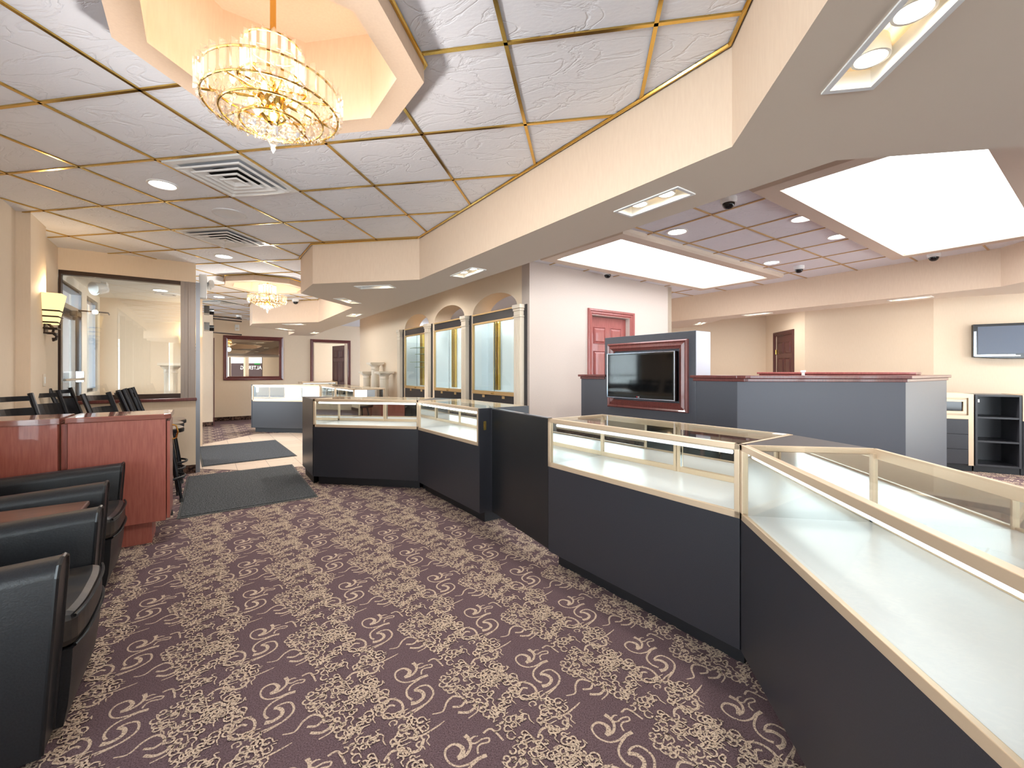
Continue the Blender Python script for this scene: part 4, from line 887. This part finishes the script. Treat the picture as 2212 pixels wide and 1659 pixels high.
# ------------------------------------------------------------------ mats
for nm, P, mt, lab in (('floor_mat', [(-4.828, 4.612), (-4.027, 5.468), (-2.718, 4.097), (-3.526, 3.265)], 'mat', 'large charcoal entrance mat on the carpet, nearer of the two'),
                       ('floor_mat', [(-6.542, 6.449), (-5.763, 7.354), (-4.343, 6.013), (-5.115, 5.104)], 'mat2', 'blue grey entrance mat lying on the beige floor tiles')):
    o = P[0]; z = 0.0 if mt == 'mat' else 0.0042
    t = thing(nm, lab, 'mat', (o[0], o[1], z), 0, 'entrance mats'); Q = [(a - o[0], b - o[1]) for a, b in P]; cx = sum(q[0] for q in Q) / 4; cy = sum(q[1] for q in Q) / 4
    e = MB(); e.prism(Q, 0.0013, 0.006); e.build('rubber_border', M['rubber'], t, bev=0.002)
    e = MB(); e.prism([(cx + (a - cx) * 0.965, cy + (b - cy) * 0.965) for a, b in Q], 0.006, 0.012); e.build('pile', M[mt], t, bev=0.003)

# ------------------------------------------------------------------ bar counters (local x north-east, y north-west)
def bar(x_s, L, label, right_end):
    p = uv(x_s, 5.95); t = thing('bar_counter', label, 'bar counter', (p[0], p[1], 0), 45, 'cherry bar counters')
    b = MB(); b.box(0, 0, 0.17, L, 0.41, 0.938); b.build('cabinet', M['cherry'], t, bev=0.002)
    k = MB(); k.box(0, 0.06, 0, L - (0.085 if right_end else 0), 0.38, 0.17); k.build('plinth', M['cherry'], t)
    tp_ = MB(); c_ = 0.04 if right_end else 0.0; e = 0.032 if right_end else 0.01
    tp_.prism([(-0.012, -0.01), (L + e - c_, -0.01), (L + e, c_ - 0.01), (L + e, 0.44), (-0.012, 0.44)], 0.938, 0.976); tp_.build('worktop', M['cherrytop'], t, bev=0.005)
    if right_end:
        d_ = MB(); d_.box(L + 0.004, 0.02, 0.18, L + 0.024, 0.40, 0.92); do_ = d_.build('door', M['cherry'], t, bev=0.002)
        h = MB(); h.tube([(L + 0.024, 0.33, 0.86), (L + 0.05, 0.33, 0.85), (L + 0.062, 0.33, 0.80), (L + 0.05, 0.33, 0.75), (L + 0.024, 0.33, 0.74)], 0.006, 8); h.build('handle', M['brass'], do_)
bar(-1.07, 0.53, 'cherry wood bar counter unit whose end has a brass handle and chamfered corner', True)
bar(-1.845, 0.50, 'cherry wood bar counter unit cut off by the left picture edge', False)
bp = MB(); bp.box(0, 0.05, 0.0, 0.03, 0.09, 0.93); o = bp.build('joining_post', M['cherry'], loc=(*uv(-1.127, 5.95), 0), rz=45); tag(o, 'thin cherry wood post in the gap between the two bar counter units', 'post')

# ------------------------------------------------------------------ bar stools (local +x = front)
def stool(loc, rz, label):
    t = thing('bar_stool', label, 'stool', loc, rz, 'black metal bar stools')
    s = MB(); s.lathe([(0.001, 0.70), (0.18, 0.70), (0.195, 0.715), (0.195, 0.735), (0.17, 0.75), (0.001, 0.757)], 28, caps=False); s.build('seat', M['seat'], t, smooth='auto')
    s = MB(); s.lathe([(0.15, 0.685), (0.199, 0.690), (0.201, 0.71), (0.199, 0.725)], 28, caps=False); s.build('seat_rim', M['steel'], t, smooth='auto')
    for a in (45, 135, 225, 315):
        q = radians(a); l = MB(); l.tube([(0.10 * cos(q), 0.10 * sin(q), 0.69), (0.23 * cos(q), 0.23 * sin(q), 0.02)], 0.013, 10); lo_ = l.build('leg', M['steel'], t, smooth='auto')
        f = MB(); f.tube([(0.226 * cos(q), 0.226 * sin(q), 0.04), (0.232 * cos(q), 0.232 * sin(q), 0.0)], 0.017, 10); f.build('foot_cap', M['rubber'], lo_)
    r = MB(); r.tube([(0.205 * cos(2 * pi * k / 32), 0.205 * sin(2 * pi * k / 32), 0.24) for k in range(32)], 0.012, 8, closed=True); r.build('foot_ring', M['steel'], t, smooth='auto')
    for sgn in (-1, 1):
        p_ = MB(); p_.tube([(-0.13, sgn * 0.15, 0.70), (-0.20, sgn * 0.165, 0.80), (-0.305, sgn * 0.17, 1.115)], 0.019, 8); po_ = p_.build('back_post', M['steel'], t, smooth='auto')
    def curve_band(z0, z1, name, mat):
        c_ = MB(); n = 8
        for k in range(n):
            q = []
            for kk in (k, k + 1):
                yy = -0.165 + 0.33 * kk / n; bow = -0.035 * (1 - (yy / 0.165) ** 2)
                for z in (z0, z1): q.append((-0.20 - (z - 0.80) * 0.333 + bow, yy, z))
            th = 0.006
            vs = q + [(a + th, b, c2) for a, b, c2 in q]; c_.add(vs, [(0, 2, 3, 1), (4, 5, 7, 6), (0, 4, 6, 2), (1, 3, 7, 5)] + ([(0, 1, 5, 4)] if k == 0 else []) + ([(2, 6, 7, 3)] if k == n - 1 else []))
        return c_.build(name, mat, t, smooth='auto')
    curve_band(1.055, 1.095, 'top_rail', M['steel']); pl_ = curve_band(0.82, 1.0, 'back_plate', M['steel'])
    return t
STOOLS = [(-4.216, 2.81, 14, 'bar stool leftmost in the picture, its wide back cut by the frame edge'),
          (-4.646, 3.319, 18, 'bar stool second from the left with a broad perforated back'),
          (-5.387, 4.007, 28, 'bar stool third from the left, its back in front of the glass door'),
          (-3.775, 3.152, 26, 'bar stool fourth from the left, its back before the middle of the window sill'),
          (-4.177, 3.681, 52, 'bar stool at the bar end, nearest of the three with seats showing'),
          (-4.527, 4.011, 48, 'bar stool at the bar end, middle of the three with seats showing'),
          (-4.836, 4.332, 45, 'bar stool at the bar end, farthest of the three, nearest the knee wall')]
st0 = stool((*STOOLS[0][:2], 0), STOOLS[0][2], STOOLS[0][3])
for x, y, rz, lab in STOOLS[1:]: dup(st0, (x, y, 0), rz, lab)

# ------------------------------------------------------------------ armchairs and side table (local x north-east = front, y north-west)
def rounded_arm(mb, x0, x1, y0, y1, z0, z1, lean, rise):
    n = 10; w_ = (y1 - y0) / 2; r = 0.05
    for k in range(2): pass
    sec = [(y0, z0), (y0, z1 - r)] + [(y0 + r - r * cos(a), z1 - r + r * sin(a)) for a in (pi / 8, pi / 4, 3 * pi / 8, pi / 2)] + [(y1 - r + r * cos(a), z1 - r + r * sin(a)) for a in (pi / 2, 3 * pi / 8, pi / 4, pi / 8)] + [(y1, z1 - r), (y1, z0)]
    m_ = len(sec); vs = []; st = [0, .25, .5, .75, 1]
    for s_ in st:
        for (yy, zz) in sec:
            f = (zz - z0) / (z1 - z0); xx = x0 + (x1 - x0) * s_ + (lean * f * s_)
            vs.append((xx, yy, zz - (rise * (1 - s_)) * f))
    fs = [(i * m_ + j, i * m_ + (j + 1) % m_, (i + 1) * m_ + (j + 1) % m_, (i + 1) * m_ + j) for i in range(len(st) - 1) for j in range(m_)]
    fs += [tuple(range(m_))[::-1], tuple(range((len(st) - 1) * m_, len(st) * m_))]
    mb.add(vs, fs)
def armchair(yc, xf, label, W_=0.86):
    c_ = (1 / R2, 1 / R2); n_ = (-1 / R2, 1 / R2); p = (c_[0] * xf + n_[0] * yc, c_[1] * xf + n_[1] * yc)
    t = thing('armchair', label, 'armchair', (p[0], p[1], 0), 45, 'black leather club armchairs')
    for sgn in (-1, 1):
        y0, y1 = (W_ / 2 - 0.135, W_ / 2) if sgn > 0 else (-W_ / 2, -W_ / 2 + 0.135)
        a = MB(); rounded_arm(a, -0.70, -0.03, y0, y1, 0.03, 0.66, 0.04, 0.035); ao = a.build('arm', M['leather'], t, smooth='auto')
        r = 0.05; z1 = 0.66; pts = [(y0, 0.04), (y0, z1 - r)] + [(y0 + r - r * cos(q), z1 - r + r * sin(q)) for q in (pi / 4, pi / 2)] + [(y1 - r + r * cos(q), z1 - r + r * sin(q)) for q in (pi / 2, pi / 4)] + [(y1, z1 - r), (y1, 0.04)]
        b = MB(); b.tube([(-0.03 + 0.04 * (z - 0.03) / 0.63, y, z) for y, z in pts], 0.007, 6); b.build('piping', M['piping'], ao)
    sw = W_ / 2 - 0.14
    s = MB(); n = 12
    # seat cushion with a bowed front
    top = [(-0.60, -sw), (-0.60, sw)] + [(0.022 + 0.022 * (1 - abs(2 * k / n - 1) ** 3), sw - 2 * sw * k / n) for k in range(n + 1)]
    s.prism(top, 0.30, 0.43); s.build('seat_cushion', M['worn'], t, bev=0.03, smooth=False)
    q = MB(); q.tube([(0.025 + 0.022 * (1 - abs(2 * k / n - 1) ** 3), sw - 2 * sw * k / n, 0.418) for k in range(n + 1)], 0.006, 6); q.tube([(0.025 + 0.023 * (1 - abs(2 * k / n - 1) ** 3), sw - 2 * sw * k / n, 0.312) for k in range(n + 1)], 0.006, 6); q.build('cushion_piping', M['piping'], t)
    f = MB(); vs = []
    for z, bow, dx in ((0.30, 0.022, 0.045), (0.2, 0.020, 0.04), (0.1, 0.012, 0.032), (0.03, 0.0, 0.02)):
        for k in range(n + 1): vs.append((-0.025 + dx + bow * (1 - abs(2 * k / n - 1) ** 3), sw - 2 * sw * k / n, z))
    for z in (0.03, 0.30):
        for k in range(n + 1): vs.append((-0.60, sw - 2 * sw * k / n, z))
    m_ = n + 1; fs = [(i * m_ + k, i * m_ + k + 1, (i + 1) * m_ + k + 1, (i + 1) * m_ + k) for i in range(5) for k in range(n)] + [(5 * m_ + k, 5 * m_ + k + 1, k + 1, k) for k in range(n)] + [tuple(i * m_ + k for i in range(6)) for k in (0, n)]
    f.add(vs, fs); f.build('apron', M['leather'], t, smooth='auto')
    b = MB(); b.box(-0.80, -W_ / 2, 0.03, -0.60, W_ / 2, 0.76); b.build('backrest', M['leather'], t, bev=0.05)
    for x, y in ((-0.10, W_ / 2 - 0.07), (-0.10, -W_ / 2 + 0.07), (-0.74, W_ / 2 - 0.07), (-0.74, -W_ / 2 + 0.07)):
        l = MB(); l.lathe([(0.018, 0), (0.024, 0.035)], 12, (x, y, 0)); l.build('leg', M['toe'], t)
armchair(2.45, -0.40, 'black leather armchair nearest the camera at the lower left', 0.80)
armchair(3.72, -0.46, 'black leather armchair behind the small table, next to the cherry bar', 0.77)
c_ = -0.495; n_ = 3.05; p = (c_ / R2 - n_ / R2, c_ / R2 + n_ / R2)
t = thing('side_table', 'small walnut side table squeezed between the two leather armchairs', 'table', (p[0], p[1], 0), 45)
b = MB(); b.box(-0.62, -0.19, 0.575, 0.0, 0.19, 0.60); b.build('tabletop', M['walnut'], t, bev=0.008)
b = MB(); b.box(-0.58, -0.14, 0.51, -0.05, 0.14, 0.575); b.build('apron', M['walnut'], t)
for x in (-0.57, -0.06):
    for y in (-0.135, 0.135): l = MB(); l.box(x - 0.02, y - 0.02, 0.0, x + 0.02, y + 0.02, 0.51); l.build('leg', M['walnut'], t)

# ------------------------------------------------------------------ outside the vestibule door
g = MB(); g.prism([(-26, 20), (-9.0, 6.9), (2.0, -4.2), (-4, -12), (-30, 8)], -0.2, -0.13); struct(g.build('ground_outside', M['snow'], recalc=True))
b = MB(); b.box(0, 0, 0, 13, 0.3, 7.0); o = struct(b.build('wall_brick_building', M['brick'], loc=(-20.5, 16.0, -0.12), rz=-45))
t = thing('car', 'pale parked car seen through the glass entrance door', 'car', (-10.9, 7.5, -0.13), -45)
prof = [(-2.1, 0.3), (-2.15, 0.75), (-1.2, 0.92), (-0.6, 1.38), (0.9, 1.40), (1.5, 0.98), (2.1, 0.85), (2.15, 0.3)]
b = MB(); b.wallprism(prof, -0.8, 0.8); b.build('body', M['car'], t, bev=0.08)
b = MB(); b.wallprism([(-1.05, 0.95), (-0.55, 1.32), (0.82, 1.33), (1.3, 0.97)], -0.805, 0.805); b.build('side_windows', M['screen'], t)
for x in (-1.35, 1.4):
    for y in (-0.72, 0.72):
        wl = MB(); wl.tube([(x, y - 0.11, 0.33), (x, y + 0.11, 0.33)], 0.33, 24); wl.build('wheel', M['toe'], t)

slab('wall_south', (7.25, -3.56), (1.7, -3.56), 0, CE, 0.15, M['wall'], [(0.3, 1.95, 0.2, 2.6), (2.05, 3.7, 0.2, 2.6), (4.25, 4.4, 0.5, 2.5), (4.8, 4.95, 0.5, 2.5)])  # wall out of view; its wide openings added to lighten the rear ceiling
# ------------------------------------------------------------------ storefront behind the camera, mirrored in the framed window
slab('wall_storefront', (7.25, 6.0), (7.25, -6.4), 0, CE, 0.15, M['wall'], [(0.3, 3.5, 0.15, 1.4), (3.65, 6.8, 0.15, 0.9), (8.5, 9.75, 0.95, 2.52), (9.80, 11.1, 0.95, 2.52)])  # two low openings are added to send daylight up to the ceiling
for n, (a, b_) in enumerate(((8.5, 9.75), (9.80, 11.1))):
    f = MB(); f.frame(a, 0.95, b_, 2.52, [(0, 0.08), (0, -0.01), (0.04, -0.01), (0.04, 0.08)]); struct(f.build('window_%d' % (4 + n), M['darkbronze'], loc=(7.25, 6.0, 0), rz=-90))
t = thing('shop_awning', 'dark shop front across the street with white lettering, mirrored in the framed window', 'shop front', (11.5, -6.2, 0), -90)
b = MB(); b.box(-3.5, 0, 0, 4.5, 0.2, 1.98); b.build('facade', M['awning'], t)
words("D ALTERING", 0.42, M['sign'], t, (0.6, -0.02, 1.48), (radians(90), 0, 0), 'lettering')
b = MB(); b.frame(-2.3, 1.75, -1.3, 1.95, [(0, -0.01), (0, -0.03), (0.05, -0.03)]); b.build('neon_sign', M['red_neon'], t)
b = MB(); b.box(0.0, -0.03, 1.88, 0.5, -0.01, 1.94); b.build('green_sign', M['green_neon'], t)
